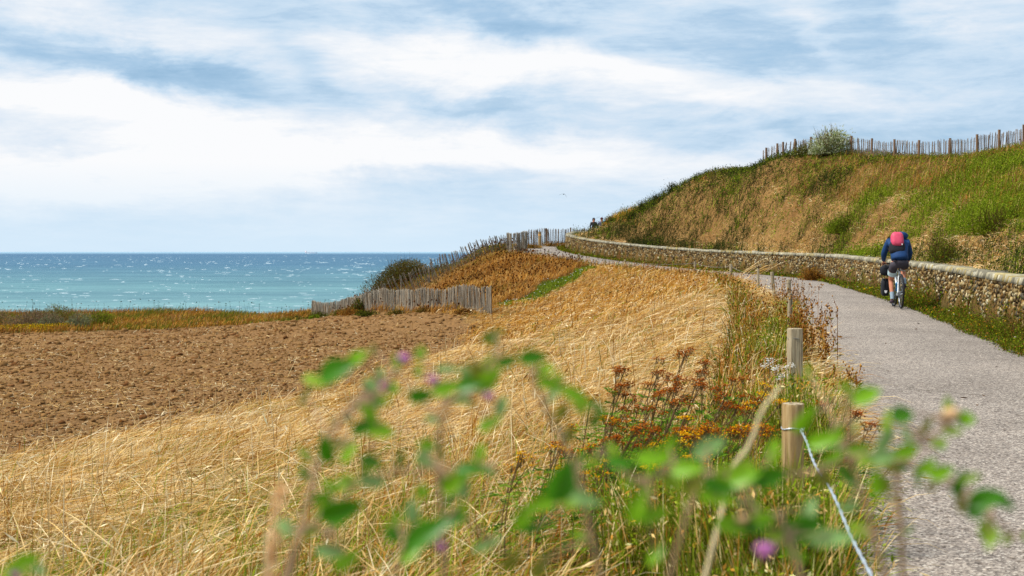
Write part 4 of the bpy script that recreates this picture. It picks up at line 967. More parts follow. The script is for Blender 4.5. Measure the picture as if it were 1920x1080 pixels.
# ------------------------------------------------------------------ bushes
def bush(name, label, cat, c, rad, n, leaf, cols, twigs=60, group=None, spike=0.0, flat=1.0, windx=0.0, tw_col=None, density_pow=.6, lump=.28, flowers=None, tipc=None):
    """leafy crown of many small leaves over a fan of stems; c is its foot"""
    c = np.array(c, float); root = empty(name, tuple(c), label, cat, group)
    k = 14; lc = rng.normal(size=(k, 3)); lc /= np.linalg.norm(lc, axis=1)[:, None]; lc[:, 2] = np.abs(lc[:, 2])*.9
    lc *= rng.uniform(.35, .75, (k, 1))
    u = rng.normal(size=(n, 3)); u /= np.linalg.norm(u, axis=1)[:, None]; r = rng.random(n)**density_pow
    which = rng.integers(0, k, n); body = rng.random(n) < .45
    q = np.where(body[:, None], u*r[:, None]*.85, lc[which]+u*r[:, None]*(lump+.12*rng.random((n, 1))))
    q[:, 2] = np.abs(q[:, 2]) if flat else q[:, 2]
    q[:, 0] += windx*q[:, 2]
    if spike:
        s = rng.random(n) < .10; q[s] *= 1+rng.random((s.sum(), 1))*spike
    P = q*np.array(rad); P[:, 2] = np.maximum(P[:, 2], .02)
    v = Veg(); d = u+np.array([windx*.8, 0, .5]); cc = pal(n, cols); shade = fbm(P[:, 0], P[:, 1]+P[:, 2]*2, 2.5, 7)[:, None]
    hue = np.where(shade > .55, 1.12, .9); v.leaves(P, d, leaf*rng.uniform(.6, 1.4, n), leaf*.5, cc*hue, .2, tipc=None)
    v.build('leaves', leaf_mat, root)
    t = Veg(); m = twigs; az = rng.uniform(0, 6.28, m); le = rng.uniform(.0, 1.15, m)
    L = np.minimum(rad[2]*rng.uniform(.7, 1.05, m)*(1+.4*np.sin(le)*max(rad[0], rad[1])/rad[2]*.6), rad[2]*1.08); 
    tips, td = t.blades(np.stack([rng.normal(0, rad[0]*.2, m), rng.normal(0, rad[1]*.2, m), np.zeros(m)], 1), L, leaf*.35, az, le, pal(m, tw_col if tw_col is not None else [lin(96, 70, 44, .6)]), pal(m, tw_col if tw_col is not None else [lin(110, 84, 52, .6)]), .2)
    t.build('stems', straw_mat, root)
    if flowers:
        nf, fc, fr = flowers; i = rng.choice(n, nf); f = Veg(); f.lumps(P[i]*1.03, fr, pal(nf, fc), .7); tag(f.build('flowers', leaf_mat, root), kind='stuff')
    return root
def gz(px, d, dz=0.0): return (W(px, d), d, zat1(W(px, d), d)+dz)
dk = [lin(84, 80, 40, .62), lin(68, 70, 34, .6), lin(100, 84, 46, .62), lin(112, 96, 56, .6)]
bush('windswept_bush', 'large dark rounded windswept bush behind the descending fence, sea beyond', 'bush', (W(758, 77), 77.2, -3.0), (2.5, 1.7, 3.0), 56000, .085, [q*1.6 for q in dk]+[lin(128, 98, 60, .8), lin(108, 108, 40, .9), lin(120, 112, 44, .9)], 90, spike=.06, windx=.12, lump=.34, density_pow=.35, tw_col=[lin(120, 92, 62, .65), lin(92, 74, 48, .6)])
bush('low_shrub', 'light green low shrub right of the large dark bush', 'bush', (W(822, 81), 81.2, zat1(W(822, 81), 81.2)-.1), (1.2, 1.0, 1.25), 4500, .09, olive+green, 60, spike=.2, windx=.2)
bush('low_shrub', 'small leafy shrub growing through the joint in the weathered grey fence', 'bush', gz(672, 62.6, .0), (.5, .4, .95), 1500, .07, green+dark+rust[:1], 60, spike=.5)
for px, d, r, lab, cols in ((600, 66, (.9, .6, .5), 'dark bramble scrub below the far end of the weathered grey fence', dark+green), (640, 64, (.7, .5, .42), 'green scrub clump under the left part of the weathered grey fence', green+olive),
        (590, 62.8, (.35, .3, .3), 'small bright green clump at the field edge below the fence end', bright), (690, 58.5, (.8, .4, .32), 'dark green scrub in front of the dip in the weathered fence', dark+green),
        (745, 56.5, (.6, .4, .28), 'yellowish weed clump at the foot of the weathered fence', olive+gold[:1]), (560, 68.5, (.8, .6, .42), 'low ochre and green scrub left of the fence end', olive+dark),
        (655, 60.6, (.7, .4, .45), 'rusty weed clump below the fence joint shrub', rust+gold), (800, 54.4, (.9, .35, .30), 'rust coloured weeds in front of the middle of the weathered fence', rust+olive), (872, 51.5, (.6, .3, .26), 'brown weeds at the foot of the tall right end of the fence', rust+dark[:1])):
    bush('scrub_clump', lab, 'scrub', gz(px, d), r, 1400, .06, cols, 70, 'scrub clumps along the field edge', spike=.35)
brn = [lin(150, 122, 98, .62), lin(128, 104, 82, .58), lin(166, 142, 110, .62), lin(110, 92, 70, .55), lin(134, 128, 78, .58)]
sg = [lin(140, 146, 104, .62), lin(124, 132, 90, .58), lin(158, 158, 122, .62), lin(112, 112, 78, .55)]
for px, d, r, n, lab, cols in ((-30, 69, (1.9, 1.4, 1.45), 6000, 'brown twiggy bush on the cliff edge cut by the left side of the view', brn+olive[:1]),
        (55, 68, (1.8, 1.3, 1.25), 6000, 'grey brown twiggy bush on the cliff edge, second from the left', brn), (105, 69.5, (1.4, 1.2, 1.5), 6000, 'green topped round bush, tallest of the cliff edge bushes', olive+brn[:2]+green[:1]),
        (143, 66, (.8, .8, 1.15), 3500, 'sage green soft bush in front of the cliff edge', sg), (180, 69.5, (1.1, 1.0, 1.25), 4500, 'bright yellow green bush rightmost on the cliff edge', green+olive+bright[:1]), (92, 66.4, (.9, .7, 1.1), 3500, 'grey sage bush between the brown and the soft green cliff bushes', sg+brn[:2])):
    bush('clifftop_bush', lab, 'bush', gz(px, d, -.1), r, n, .075, [q*1.3 for q in cols], 50, 'bushes on the cliff edge', spike=.06, windx=.25, density_pow=.4, tw_col=brn[:2])
sil = [lin(188, 198, 140, .78), lin(162, 178, 112, .72), lin(212, 216, 172, .8), lin(130, 144, 78, .66), lin(222, 226, 198, .8)]
bush('silvery_shrub', 'silvery green windblown shrub in front of the hilltop fence', 'bush', gz(1556, 61.9, .0), (1.25, .8, 1.5), 4800, .10, sil, 130, spike=.35, windx=.30, density_pow=.5, tw_col=[lin(150, 130, 96, .6)])
bush('silvery_shrub', 'smaller sparse shrub left of the silvery one on the crest', 'bush', gz(1508, 62.8), (.8, .6, .75), 1300, .09, sil[1:4]+olive, 60, spike=.5, windx=.3)
bush('green_shrub', 'bright green spreading shrub above the pale straw behind the wall', 'bush', gz(1582, 51.5, -.1), (1.05, .8, .85), 5600, .055, bright+green, 120, spike=.3, windx=.15, density_pow=.5)
bush('green_shrub', 'tall airy green shrub with bare stems to the right above the cyclist', 'bush', gz(1768, 32.5, -.05), (.72, .6, .95), 4200, .045, bright+green+olive, 160, spike=.4, windx=.1, tw_col=[lin(120, 96, 56, .6)])
bush('green_shrub', 'dense green shrub at the right edge of the hillside', 'bush', gz(1868, 33, -.1), (1.1, .9, .85), 6000, .050, bright+green, 140, spike=.3, density_pow=.5)
bush('green_shrub', 'dark green low shrub beside the wall near its far end', 'bush', gz(1122, 76.5, -.05), (.28, .3, .38), 500, .06, green, 30, spike=.2)
for px, d, h, lab in ((1184, 75.5, .55, 'spindly windblown twigs on the skyline left of the hill'), (1206, 75, .75, 'arching windblown twigs on the skyline at the hill shoulder'), (1232, 74, .7, 'dark feathery twigs sticking up from the hill shoulder'), (1262, 72.5, .6, 'thin shrub tips on the skyline above the dark hillside patch'), (1148, 79, .5, 'pale green shrub tips on the skyline beside the two walkers')):
    bush('skyline_twigs', lab, 'twigs', gz(px, d), (.55, .4, h), 380, .06, dark+olive, 70, 'windblown twigs on the hill shoulder', spike=.8, windx=-.35, tw_col=dark[:2])
bush('wall_foot_bush', 'rusty golden bush against the wall left of the cyclist', 'bush', gz(1522, 45.6), (.62, .32, .62), 3200, .05, gold[:2]+rust[:3]+olive[:1], 90, spike=.25, flowers=(30, [lin(230, 180, 40, .8)], .02))
# brown seeding dock and knapweed stalks forming the ragged edge of the verge
def stalk_plant(name, label, cat, x, y, n, H, spread, cols, headr, leafn=0, leafc=None, group=None, wid=.010, branch=5, az=None):
    root = empty(name, (x, y, zat1(x, y)), label, cat, group); v = Veg(); h = Veg()
    P = np.stack([rng.normal(0, spread, n), rng.normal(0, spread, n), np.zeros(n)-.02], 1)
    a = rng.uniform(0, 6.28, n) if az is None else rng.normal(az, .8, n); le = rng.uniform(.02, .42, n)
    tips, td = v.blades(P, H*rng.uniform(.6, 1.1, n), wid, a, le, pal(n, cols), pal(n, cols), .25)
    for k in range(branch):
        f = rng.uniform(.45, .95, n)[:, None]; B = P+(tips-P)*f; t2, _ = v.blades(B, H*.22*rng.uniform(.5, 1.2, n), wid*.6, rng.uniform(0, 6.28, n), rng.uniform(.2, .9, n), pal(n, cols), pal(n, cols), .2)
        h.lumps(t2, headr*rng.uniform(.6, 1.3, n), pal(n, cols)*.8, 1.6); h.lumps(B+(t2-B)*.6, headr*.8, pal(n, cols)*.8, 1.6)
    h.lumps(tips, headr, pal(n, cols)*.8, 1.6)
    v.build('stems', straw_mat, root); tag(h.build('seed_heads', straw_mat, root), kind='stuff')
    if leafn:
        l = Veg(); i = rng.choice(n, leafn); f = rng.uniform(.05, .75, leafn)[:, None]; Q = P[i]+(tips[i]-P[i])*f; l.leaves(Q, rng.normal(size=(leafn, 3))+np.array([0, 0, .3]), wid*7, wid*3, pal(leafn, leafc or olive), .2); l.build('leaves', leaf_mat, root)
    return root
for px, d, n, H, lab in ((1468, 15.8, 34, .62, 'dense rust brown dock thicket behind the squared cracked post'), (1520, 19.5, 12, .62, 'tall dark dock stalks leaning over the path edge'), (1478, 15.7, 44, .84, 'tall dense brown dock hiding the half sunk post'), (1477, 23.4, 30, .82, 'brown dock in front of the pale round post'), (1498, 24, 14, .75, 'reddish dock stalks against the pale path at the bend'),
        (1508, 15.0, 16, .5, 'brown dock at the path edge beyond the squared post'), (1448, 20.0, 14, .55, 'brown seeding weeds around the half sunk post'), (1530, 17.2, 10, .45, 'short seeding dock on the path edge beside the squared post'), (1515, 12.2, 16, .38, 'golden brown weeds right of the squared post'), (1440, 13.2, 12, .42, 'scattered brown weed stalks left of the squared post')):
    stalk_plant('dock_plant', lab, 'dock', W(px, d), d, n, H, .20, rust+gold[:1], .011, 160, rust+olive+gold, 'brown docks on the path verge', wid=.010)
# arching dry stems in front of the wall
root = empty('arching_grass', gz(1400, 39.5), 'sheaf of long pale dry stems arching right in front of the wall', 'grass clump')
v = Veg(); n = 26; v.blades(np.stack([rng.normal(-.15, .25, n), rng.normal(0, .1, n), np.zeros(n)], 1), rng.uniform(1.1, 1.75, n), .022, rng.normal(.0, .12, n), rng.uniform(.75, 1.1, n), pal(n, straw), pal(n, straw), .35); v.build('stems', straw_mat, root)
# far verge tussocks in front of the dark fence
for px, d, r, lab in ((1040, 84.5, (1.3, .5, .5), 'ochre weeds under the dark fence at the far bend'), (1000, 81.5, (.8, .4, .42), 'golden weeds between the paling curl and the banded post'), (1072, 86.5, (.6, .4, .5), 'yellow green weeds at the end of the far wall')):
    bush('scrub_clump', lab, 'scrub', gz(px, d), r, 1300, .07, gold+olive+rust[:1], 60, 'scrub clumps along the field edge', spike=.3)
# ------------------------------------------------------------------ tansy, yarrow and other near plants
osteel = mat_basic('orange_button', (1, 1, 1), .8)
button_mat = mat_plant('flower_buttons', .1, .9)
def tansy(px, py, d, label, fl, size=1.0, nb=5, lean=.32, leafy=1.0):
    """px, py: where its topmost head stands; stems lean right in the wind"""
    x1, z1 = W(px, d), Zp(py, d); 
    x0 = x1-lean*.55; zg = zat1(x0, d); H = max(.25, z1-zg)
    root = empty('tansy_plant', (x0, d, zg), label, 'tansy', 'tansy plants beside the near post')
    m = MB(); lf = Veg(); hd = Veg(); top = Vector((x1-x0, random.uniform(-.08, .08), H))
    stemc = (.20, .115, .05)
    def curve(a, b, bow=.12, n=7):
        return [a.lerp(b, k/(n-1))+Vector((-bow*math.sin(math.pi*k/(n-1))*.5, 0, bow*.5*math.sin(math.pi*k/(n-1)))) for k in range(n)]
    stems = []
    for s in range(max(2, nb-1)):
        t = top if s == 0 else top+Vector((random.uniform(-.20, .16), random.uniform(-.15, .15), random.uniform(-.22, .0)*H))
        f = Vector((random.gauss(0, .03), random.gauss(0, .03), -.02)); c = curve(f, t, random.uniform(.02, .1)); stems.append(c)
        m.tube(c, [.0042-.0022*k/6 for k in range(7)], 6)
        for b_ in range(random.randint(2, 4)):                      # flat topped cluster of buttons
            j = random.randint(4, 6); p = c[j]; e = t+Vector((random.uniform(-.055, .055), random.uniform(-.05, .05), random.uniform(-.03, .015))) if b_ else t
            m.tube([p, p.lerp(e, .5)+Vector((0, 0, -.008)), e], [.0022, .0018, .0014], 5)
            hd = Veg(); N = int(26*size); q = np.array(e)+np.stack([rng.normal(0, .017*size, N), rng.normal(0, .017*size, N), rng.normal(0, .006*size, N)], 1)
            hd.lumps(q, rng.uniform(.0035, .0062, N)*size, pal(N, fl), .55); hd.build('flower_head', button_mat, root)
            for w_ in range(5): k = rng.integers(0, N); m.tube([e+Vector((0, 0, -.035)), Vector(q[k])], [.0012, .0009], 4)
    # feathery leaves: a midrib with rows of narrow leaflets
    for c in stems:
        for k in range(int(13*leafy)):
            f = random.uniform(.04, .80)*6; i = int(f); p = c[i].lerp(c[min(i+1, 6)], f-i); a = random.uniform(0, 6.28); L = random.uniform(.06, .13)
            dv = Vector((math.cos(a), math.sin(a), random.uniform(-.1, .7))).normalized(); mid = [p+dv*L*s_+Vector((0, 0, -.25*L*s_*s_)) for s_ in (0, .2, .35, .5, .65, .8, .95)]
            col = random.choice([lin(112, 156, 44, .8), lin(92, 142, 40, .75), lin(138, 170, 56, .8), lin(78, 120, 42, .7)])
            sd = dv.cross(Vector((0, 0, 1))).normalized(); Q = []; Dn = []; Ls = []
            for s_, q in enumerate(mid[1:]):
                for sg_ in (-1, 1): Q.append(q); Dn.append(sd*sg_+dv*.6+Vector((0, 0, random.uniform(-.2, .2)))); Ls.append(L*(.36-.04*s_))
            Q.append(mid[-1]); Dn.append(dv); Ls.append(L*.15); Q.append(mid[0]); Dn.append(dv); Ls.append(L*.9)
            lf.leaves(np.array(Q), np.array(Dn), np.array(Ls), np.array([.008]*(len(Q)-1)+[.006]), col, .15)
    m.build('stems', tansy_stem, root); lf.build('leaves', leaf_mat, root)
tansy_stem = mat_basic('tansy_stem', lin(110, 84, 44, .7), .7, noise=(60, .3))
oldc = [lin(190, 98, 32, .74), lin(160, 78, 26, .7), lin(206, 116, 38, .78), lin(132, 62, 24, .62)]; newc = [lin(242, 178, 20, .85), lin(232, 150, 20, .8), lin(250, 200, 40, .85)]; midc = oldc[:3]+newc[:2]
TAN = [(1285, 658, 7.7, oldc, 'tallest tansy with rust brown heads, top centre of the clump'), (1322, 676, 7.6, oldc, 'brown headed tansy just right of the tallest'), (1174, 692, 7.4, oldc, 'dark brown headed tansy at the upper left of the clump'),
 (1238, 700, 7.3, oldc, 'rusty tansy between the upper left one and the tallest'), (1300, 712, 7.0, oldc, 'densely headed rusty tansy below the tallest'), (1378, 712, 7.3, oldc, 'small rusty tansy standing apart right of the clump top'),
 (1168, 722, 6.9, oldc, 'low brown tansy under the upper left one'), (1272, 748, 6.6, oldc, 'broad rust headed tansy in the middle of the clump'), (1222, 762, 6.4, oldc, 'drooping brown tansy left of the clump middle'),
 (1366, 742, 6.9, oldc, 'orange tansy with flat heads halfway to the near post'), (1404, 756, 6.7, midc, 'orange flat headed tansy just left of the near post'), (1288, 786, 6.1, newc, 'bright yellow orange tansy low in the clump'),
 (1330, 794, 6.2, midc, 'orange tansy right of the yellow one'), (1442, 724, 7.9, newc, 'little yellow tansy behind the near post'), (1074, 802, 6.0, midc, 'lone orange tansy far left among dry grass'),
 (1052, 842, 5.6, newc, 'small yellow orange tansy, lowest at the left'), (1192, 800, 6.1, oldc, 'brown tansy low at the left of the clump'), (1156, 790, 6.3, midc, 'faded tansy at the left edge of the clump'),
 (1292, 858, 5.5, newc, 'flat yellow tansy closest to the camera below the clump'), (1140, 868, 5.5, newc, 'tiny yellow tansy near the blurred leaves'), (1538, 756, 6.6, oldc, 'short brown tansy right of the near post on the path edge'),
 (1632, 794, 6.0, oldc, 'feathery tansy leaning over the path'), (1392, 800, 6.2, midc, 'yellow and orange tansy at the foot of the near post'), (1240, 736, 7.0, oldc, 'rusty tansy filling the clump centre left'),
 (1345, 728, 7.2, oldc, 'rust headed tansy between tallest and orange ones'), (1440, 800, 5.9, midc, 'sparse tansy in front of the near post')]
for px, py, d, c, lab in TAN: tansy(px, py, d, lab, c, 1.0 if d > 5.7 else .8, random.randint(4, 6), random.uniform(.2, .42), 1.15)
# undergrowth of green between the tansies
v = Veg(); n = 8500; x = W(rng.normal(1280, 90, n), 6.8); y = rng.normal(6.8, .5, n); P = np.stack([x, y, zat(x, y)+rng.random(n)**1.3*.42], 1)
k = dat(x, y) < -3.7; P = P[k]; n = len(P)
v.leaves(P, rng.normal(size=(n, 3))+np.array([.3, 0, .6]), rng.uniform(.025, .06, n), rng.uniform(.006, .012, n), pal(n, green+bright+[lin(76, 124, 50, .7)])*1.3, .2)
k = rng.choice(n, 1500); v.blades(P[k]*np.array([1, 1, 0])+np.stack([0*x[k[:1]].repeat(1500), 0*x[k[:1]].repeat(1500), zat(P[k, 0], P[k, 1])], 1), rng.uniform(.15, .5, 1500), .005, rng.uniform(-1, 2, 1500), rng.uniform(.1, .8, 1500), pal(1500, green)*1.3, pal(1500, bright+olive)*1.3)
for cx, cy, nn, hh in ((.98, 4.8, 1100, .66), (.82, 5.0, 900, .58), (1.2, 5.2, 400, .24), (.85, 4.3, 600, .42), (1.93, 8.55, 700, .66), (1.65, 8.7, 500, .5), (2.9, 14.6, 500, .55), (3.2, 15.6, 700, .66), (4.9, 22.8, 500, .5), (.6, 5.4, 700, .5), (1.06, 4.98, 600, .56)):
    xx = cx+rng.normal(0, .10, nn); yy = cy+rng.normal(0, .15, nn); PP = np.stack([xx, yy, zat(xx, yy)], 1); cl_ = pal(nn, green+bright+olive[:2]+gold[:1]+straw[:2])*1.3
    v.blades(PP, rng.uniform(.5, 1.2, nn)*hh, .006, rng.uniform(0, 6.28, nn), rng.uniform(.05, .55, nn), cl_*.75, cl_)
    i = rng.integers(0, nn, nn*2); v.leaves(PP[i]+np.stack([rng.normal(0, .04, nn*2), rng.normal(0, .04, nn*2), rng.uniform(.05, .95, nn*2)*hh], 1), rng.normal(size=(nn*2, 3))+np.array([0, 0, .4]), .035, .012, cl_[i], .2)
o = v.build('tansy_undergrowth', leaf_mat); tag(o, 'feathery green undergrowth between the tansy stems', 'undergrowth', kind='stuff')
def yarrow(px, py, d, label, stem=True):
    x, z = W(px, d), Zp(py, d); zg = zat1(x, d); H = max(z-zg, .12); root = empty('yarrow_plant', (x, d, zg), label, 'yarrow', 'white flowering plants by the path')
    for k in range(4):
        m = MB(); h = Veg()
        t = Vector((random.uniform(-.07, .07), random.uniform(-.05, .05), H*random.uniform(.75, 1.0))); m.tube([(0, 0, -.02), t*.5+Vector((.01, 0, 0)), t], [.003, .0025, .002], 5)
        N = 30; q = np.array(t)+np.stack([rng.normal(0, .016, N), rng.normal(0, .016, N), rng.normal(0, .009, N)], 1); h.lumps(q, .0055, np.tile([.82, .80, .74], (N, 1)), .5); m.build('stem', tansy_stem, root); h.build('flower_head', button_mat, root)
for a in ((1442, 668, 9.6, 'white yarrow just left of the squared cracked post'), (1466, 676, 8.9, 'white yarrow in front of the squared post'), (1484, 664, 10.4, 'white yarrow leaning against the squared post'), (1284, 1026, 5.4, 'small white blooms low in the grass in front of the tansy'), (1262, 1020, 5.4, 'white bloom pair left of the low white blooms')): yarrow(*a)

# ------------------------------------------------------------------ bramble canes close to the lens
bark = mat_basic('bramble_bark', lin(168, 138, 104, .75), .7, noise=(80, .25)); palestalk = mat_basic('dry_stalk', lin(226, 206, 160, .8), .7, noise=(50, .15))
pinkm = mat_basic('pink_petals', lin(186, 110, 170, .8), .7, noise=(90, .2)); peach = mat_basic('pale_bud', lin(232, 190, 140, .8), .7)
bl_mat = mat_plant('bramble_leaves', .45, .7, .015)
lg = lin(134, 190, 28, .9); dg = lin(78, 150, 18, .74); vg = lin(160, 200, 54, .85); pg = lin(158, 202, 118, .75); og = lin(146, 152, 50, .7)
def cane(label, pts, leaves, flowers=(), mt=bark, r=.0021, name='bramble_cane', cat='bramble'):
    """pts, leaves: px, py, depth; leaf: (px, py, depth, angle deg, length px, width ratio, colour)"""
    P = [Vector((W(a, d), d, Zp(b, d))) for a, b, d in pts]
    dv_ = P[0]-P[1]; kf = min(1.2/max(-dv_.z, .02), .32/max(1e-3, math.hypot(dv_.x, dv_.y))); fx, fy = P[0].x+dv_.x*kf, P[0].y+dv_.y*kf
    root = empty(name, (fx, fy, zat1(fx, fy)), label, cat, 'bramble canes across the foreground' if name == 'bramble_cane' else None)
    o0 = root.location; foot = Vector((0, 0, -.02))
    Q = [p-o0 for p in P]; sm_ = []
    full = [foot, Q[0]*.4, Q[0]*.75]+Q
    A = np.array([tuple(q) for q in full]); cv = catmull(A, 6) if len(P) > 2 else np.array([tuple(q) for q in [Q[0]*k_/8 for k_ in range(8)]+[Q[0].lerp(Q[1], k_/5)+Vector((.004*math.sin(k_*1.3), 0, 0)) for k_ in range(6)]])
    m = MB(); m.tube([Vector(c) for c in cv], [r*(1.25-.75*k/len(cv)) for k in range(len(cv))], 8)
    if leaves:
        leaves = list(leaves); vis = [k_ for k_ in range(len(cv)) if -(cv[k_][2]+o0.z)/(cv[k_][1]+o0.y) < .27]
        acc_ = 0
        for k_ in vis[1:]:
            acc_ += float(np.linalg.norm(cv[k_]-cv[k_-1]))*F/.9
            if acc_ > 29:
                acc_ = 0; q_ = cv[k_]+np.array(o0); dd_ = q_[1]+random.uniform(-.04, .06); sd_ = random.choice((-1, 1)); Lp_ = random.uniform(22, 58)
                tn = cv[k_]-cv[k_-1]; an_ = math.degrees(math.atan2(tn[2], tn[0]))+sd_*random.uniform(30, 85)
                leaves.append((960+q_[0]/q_[1]*F+math.cos(R(an_))*Lp_*.6, 472-q_[2]/q_[1]*F-math.sin(R(an_))*Lp_*.6, dd_, an_, Lp_, random.uniform(.35, .62), random.choice((lg, lg, dg, vg, vg, pg, og))))
    for (px, py, d, *_ ) in leaves:
        c = Vector((W(px, d), d, Zp(py, d)))-o0; k = int(np.argmin(np.linalg.norm(cv-np.array(c), axis=1)))
        m.tube([Vector(cv[k]), (Vector(cv[k])+c)/2+Vector((0, 0, .003)), c], [.0011, .0009, .0008], 6)
    for (px, py, d, *_ ) in flowers:
        c = Vector((W(px, d), d, Zp(py, d)))-o0; k = int(np.argmin(np.linalg.norm(cv-np.array(c), axis=1))); m.tube([Vector(cv[k]), c], [.0012, .001], 6)
    m.build('stem', mt, root)
    if leaves:
        V = []; Lp = []; col = []; st = []; nv = 0
        for (px, py, d, ang, Lpx, wr, cl) in leaves:
            c = Vector((W(px, d), d, Zp(py, d)))-o0; L = Lpx/F*d; wd = L*wr; a = R(ang)
            L *= .88; wd *= .88; ax = Vector((math.cos(a), random.uniform(-.35, .35), math.sin(a))).normalized(); nn = Vector((random.uniform(-.5, .5), -1, random.uniform(-.1, .8))).normalized(); sd = ax.cross(nn).normalized(); nn = sd.cross(ax)
            K = 9; rows = 5
            for i in range(K):
                t = i/(K-1); w = wd*.5*math.sin(math.pi*min(1, t**.75*1.0))**.8 if 0 < t < 1 else 0.0
                w *= 1+.10*(i % 2)                      # toothed edge
                for j in range(rows):
                    s = (j-2)/2; p = c-ax*L*.5+ax*L*t+sd*w*s+nn*(abs(s)*w*.35-.18*L*(t-.5)**2); V.append(p); f = 1-.12*(j == 2)
                    g = random.uniform(.92, 1.08); col.append(tuple(cl*f*g))
            for i in range(K-1):
                for j in range(rows-1): st.append(len(Lp)); Lp += [nv+i*rows+j, nv+i*rows+j+1, nv+(i+1)*rows+j+1, nv+(i+1)*rows+j]
            nv += K*rows
        raw_mesh('leaves', np.array([tuple(v) for v in V]), Lp, st, bl_mat, root, np.array(col), True)
    for (px, py, d, sz, mm) in flowers:
        c = Vector((W(px, d), d, Zp(py, d)))-o0; f = MB(); s = sz/F*d
        for k in range(14):
            a = 2*math.pi*k/14; e = random.uniform(.1, 1.1); dv = Vector((math.cos(a)*math.cos(e), math.sin(a)*math.cos(e), math.sin(e))); f.ball(c+dv*s*.30, (s*.22, s*.22, s*.15), 6, 5)
        f.ball(c, (s*.3, s*.3, s*.3), 8, 6); f.build('flower', mm, root)
    return root
cane('green leaved bramble cane with pink flowers, leftmost in the foreground', [(560, 1010, .92), (600, 860, .93), (650, 770, .92), (700, 745, .9), (745, 700, .9)],
 [(632, 695, .88, 22, 95, .55, dg), (590, 715, .9, -20, 60, .4, vg), (670, 672, .9, 35, 60, .5, lg), (700, 738, .92, -65, 80, .35, pg), (712, 705, .95, 80, 40, .6, pg), (735, 728, .93, 70, 34, .7, lg),
  (682, 800, .9, 25, 60, .5, dg), (712, 806, .9, -15, 70, .5, lg), (613, 842, .9, 98, 72, .5, dg), (655, 850, .9, 50, 60, .45, lg), (697, 866, .9, -20, 52, .6, dg), (572, 742, .98, 60, 50, .3, og)],
 [(722, 726, .92, 26, pinkm), (756, 676, .98, 30, pinkm)])
cane('bramble cane with clustered leaves crossing the middle of the foreground', [(830, 1010, .95), (822, 880, .95), (838, 760, .93), (900, 720, .9), (938, 650, .9)],
 [(790, 741, .88, 8, 66, .5, dg), (838, 728, .88, 15, 70, .45, lg), (880, 722, .88, 10, 70, .5, dg), (916, 712, .88, 40, 72, .5, lg), (915, 690, .9, 70, 66, .55, vg), (925, 628, .95, 28, 62, .38, og), (840, 692, .95, 0, 60, .3, pg),
  (788, 662, .95, 80, 34, .7, lg), (785, 695, .95, 85, 30, .6, lg), (940, 760, .93, 70, 50, .5, pg), (920, 795, .92, 30, 60, .5, lg), (700, 655, 1.0, 90, 30, .6, og)],
 [(812, 716, .92, 26, pinkm), (916, 745, .92, 24, pinkm), (822, 882, .96, 24, bark)])
cane('arching bramble cane with narrow leaf pair and drooping tip at the centre', [(1110, 1010, .9), (1080, 880, .9), (1020, 760, .9), (1005, 700, .9), (1120, 765, .88)],
 [(1000, 670, .88, 5, 66, .5, dg), (1035, 722, .88, -20, 70, .35, lg), (1080, 742, .88, -28, 80, .35, lg), (1120, 765, .88, -35, 60, .35, dg), (1052, 902, .84, 65, 100, .62, dg), (1030, 935, .86, 30, 80, .45, lg), (1095, 935, .86, -15, 80, .4, pg), (985, 965, .9, 55, 80, .4, lg), (1000, 990, .9, 10, 60, .4, dg), (1014, 1060, .9, 60, 70, .4, og)],
 [(1004, 700, .9, 24, bark)])
cane('low bramble cane with large dark leaves beneath the left grass', [(540, 1060, .88), (620, 1000, .88), (680, 900, .88), (900, 870, .9)],
 [(655, 905, .88, -8, 56, .55, lg), (700, 903, .88, -12, 66, .4, pg), (640, 957, .86, 22, 110, .45, dg), (612, 945, .88, 120, 50, .5, lg), (790, 920, .88, 80, 36, .8, lg), (850, 905, .88, 38, 66, .5, lg), (882, 882, .88, 0, 72, .5, dg), (900, 850, .9, 75, 52, .5, lg), (620, 1035, .88, -10, 70, .45, pg), (650, 1050, .88, 30, 70, .4, lg), (870, 918, .9, 70, 50, .5, pg)],
 [(920, 874, .9, 24, peach)])
cane('bramble cane with long leaves rising at the bottom centre left', [(740, 1075, .86), (790, 1010, .86), (850, 960, .86)],
 [(800, 1000, .84, 32, 120, .42, dg), (775, 1030, .86, 45, 80, .4, lg), (846, 975, .86, 15, 70, .5, dg), (795, 985, .88, 100, 40, .6, lg), (860, 955, .88, 40, 50, .5, lg), (740, 980, .9, 80, 66, .4, lg), (915, 1020, .88, 30, 80, .3, pg), (960, 1050, .88, 40, 70, .4, og)],
 [(826, 1028, .88, 26, pinkm)])
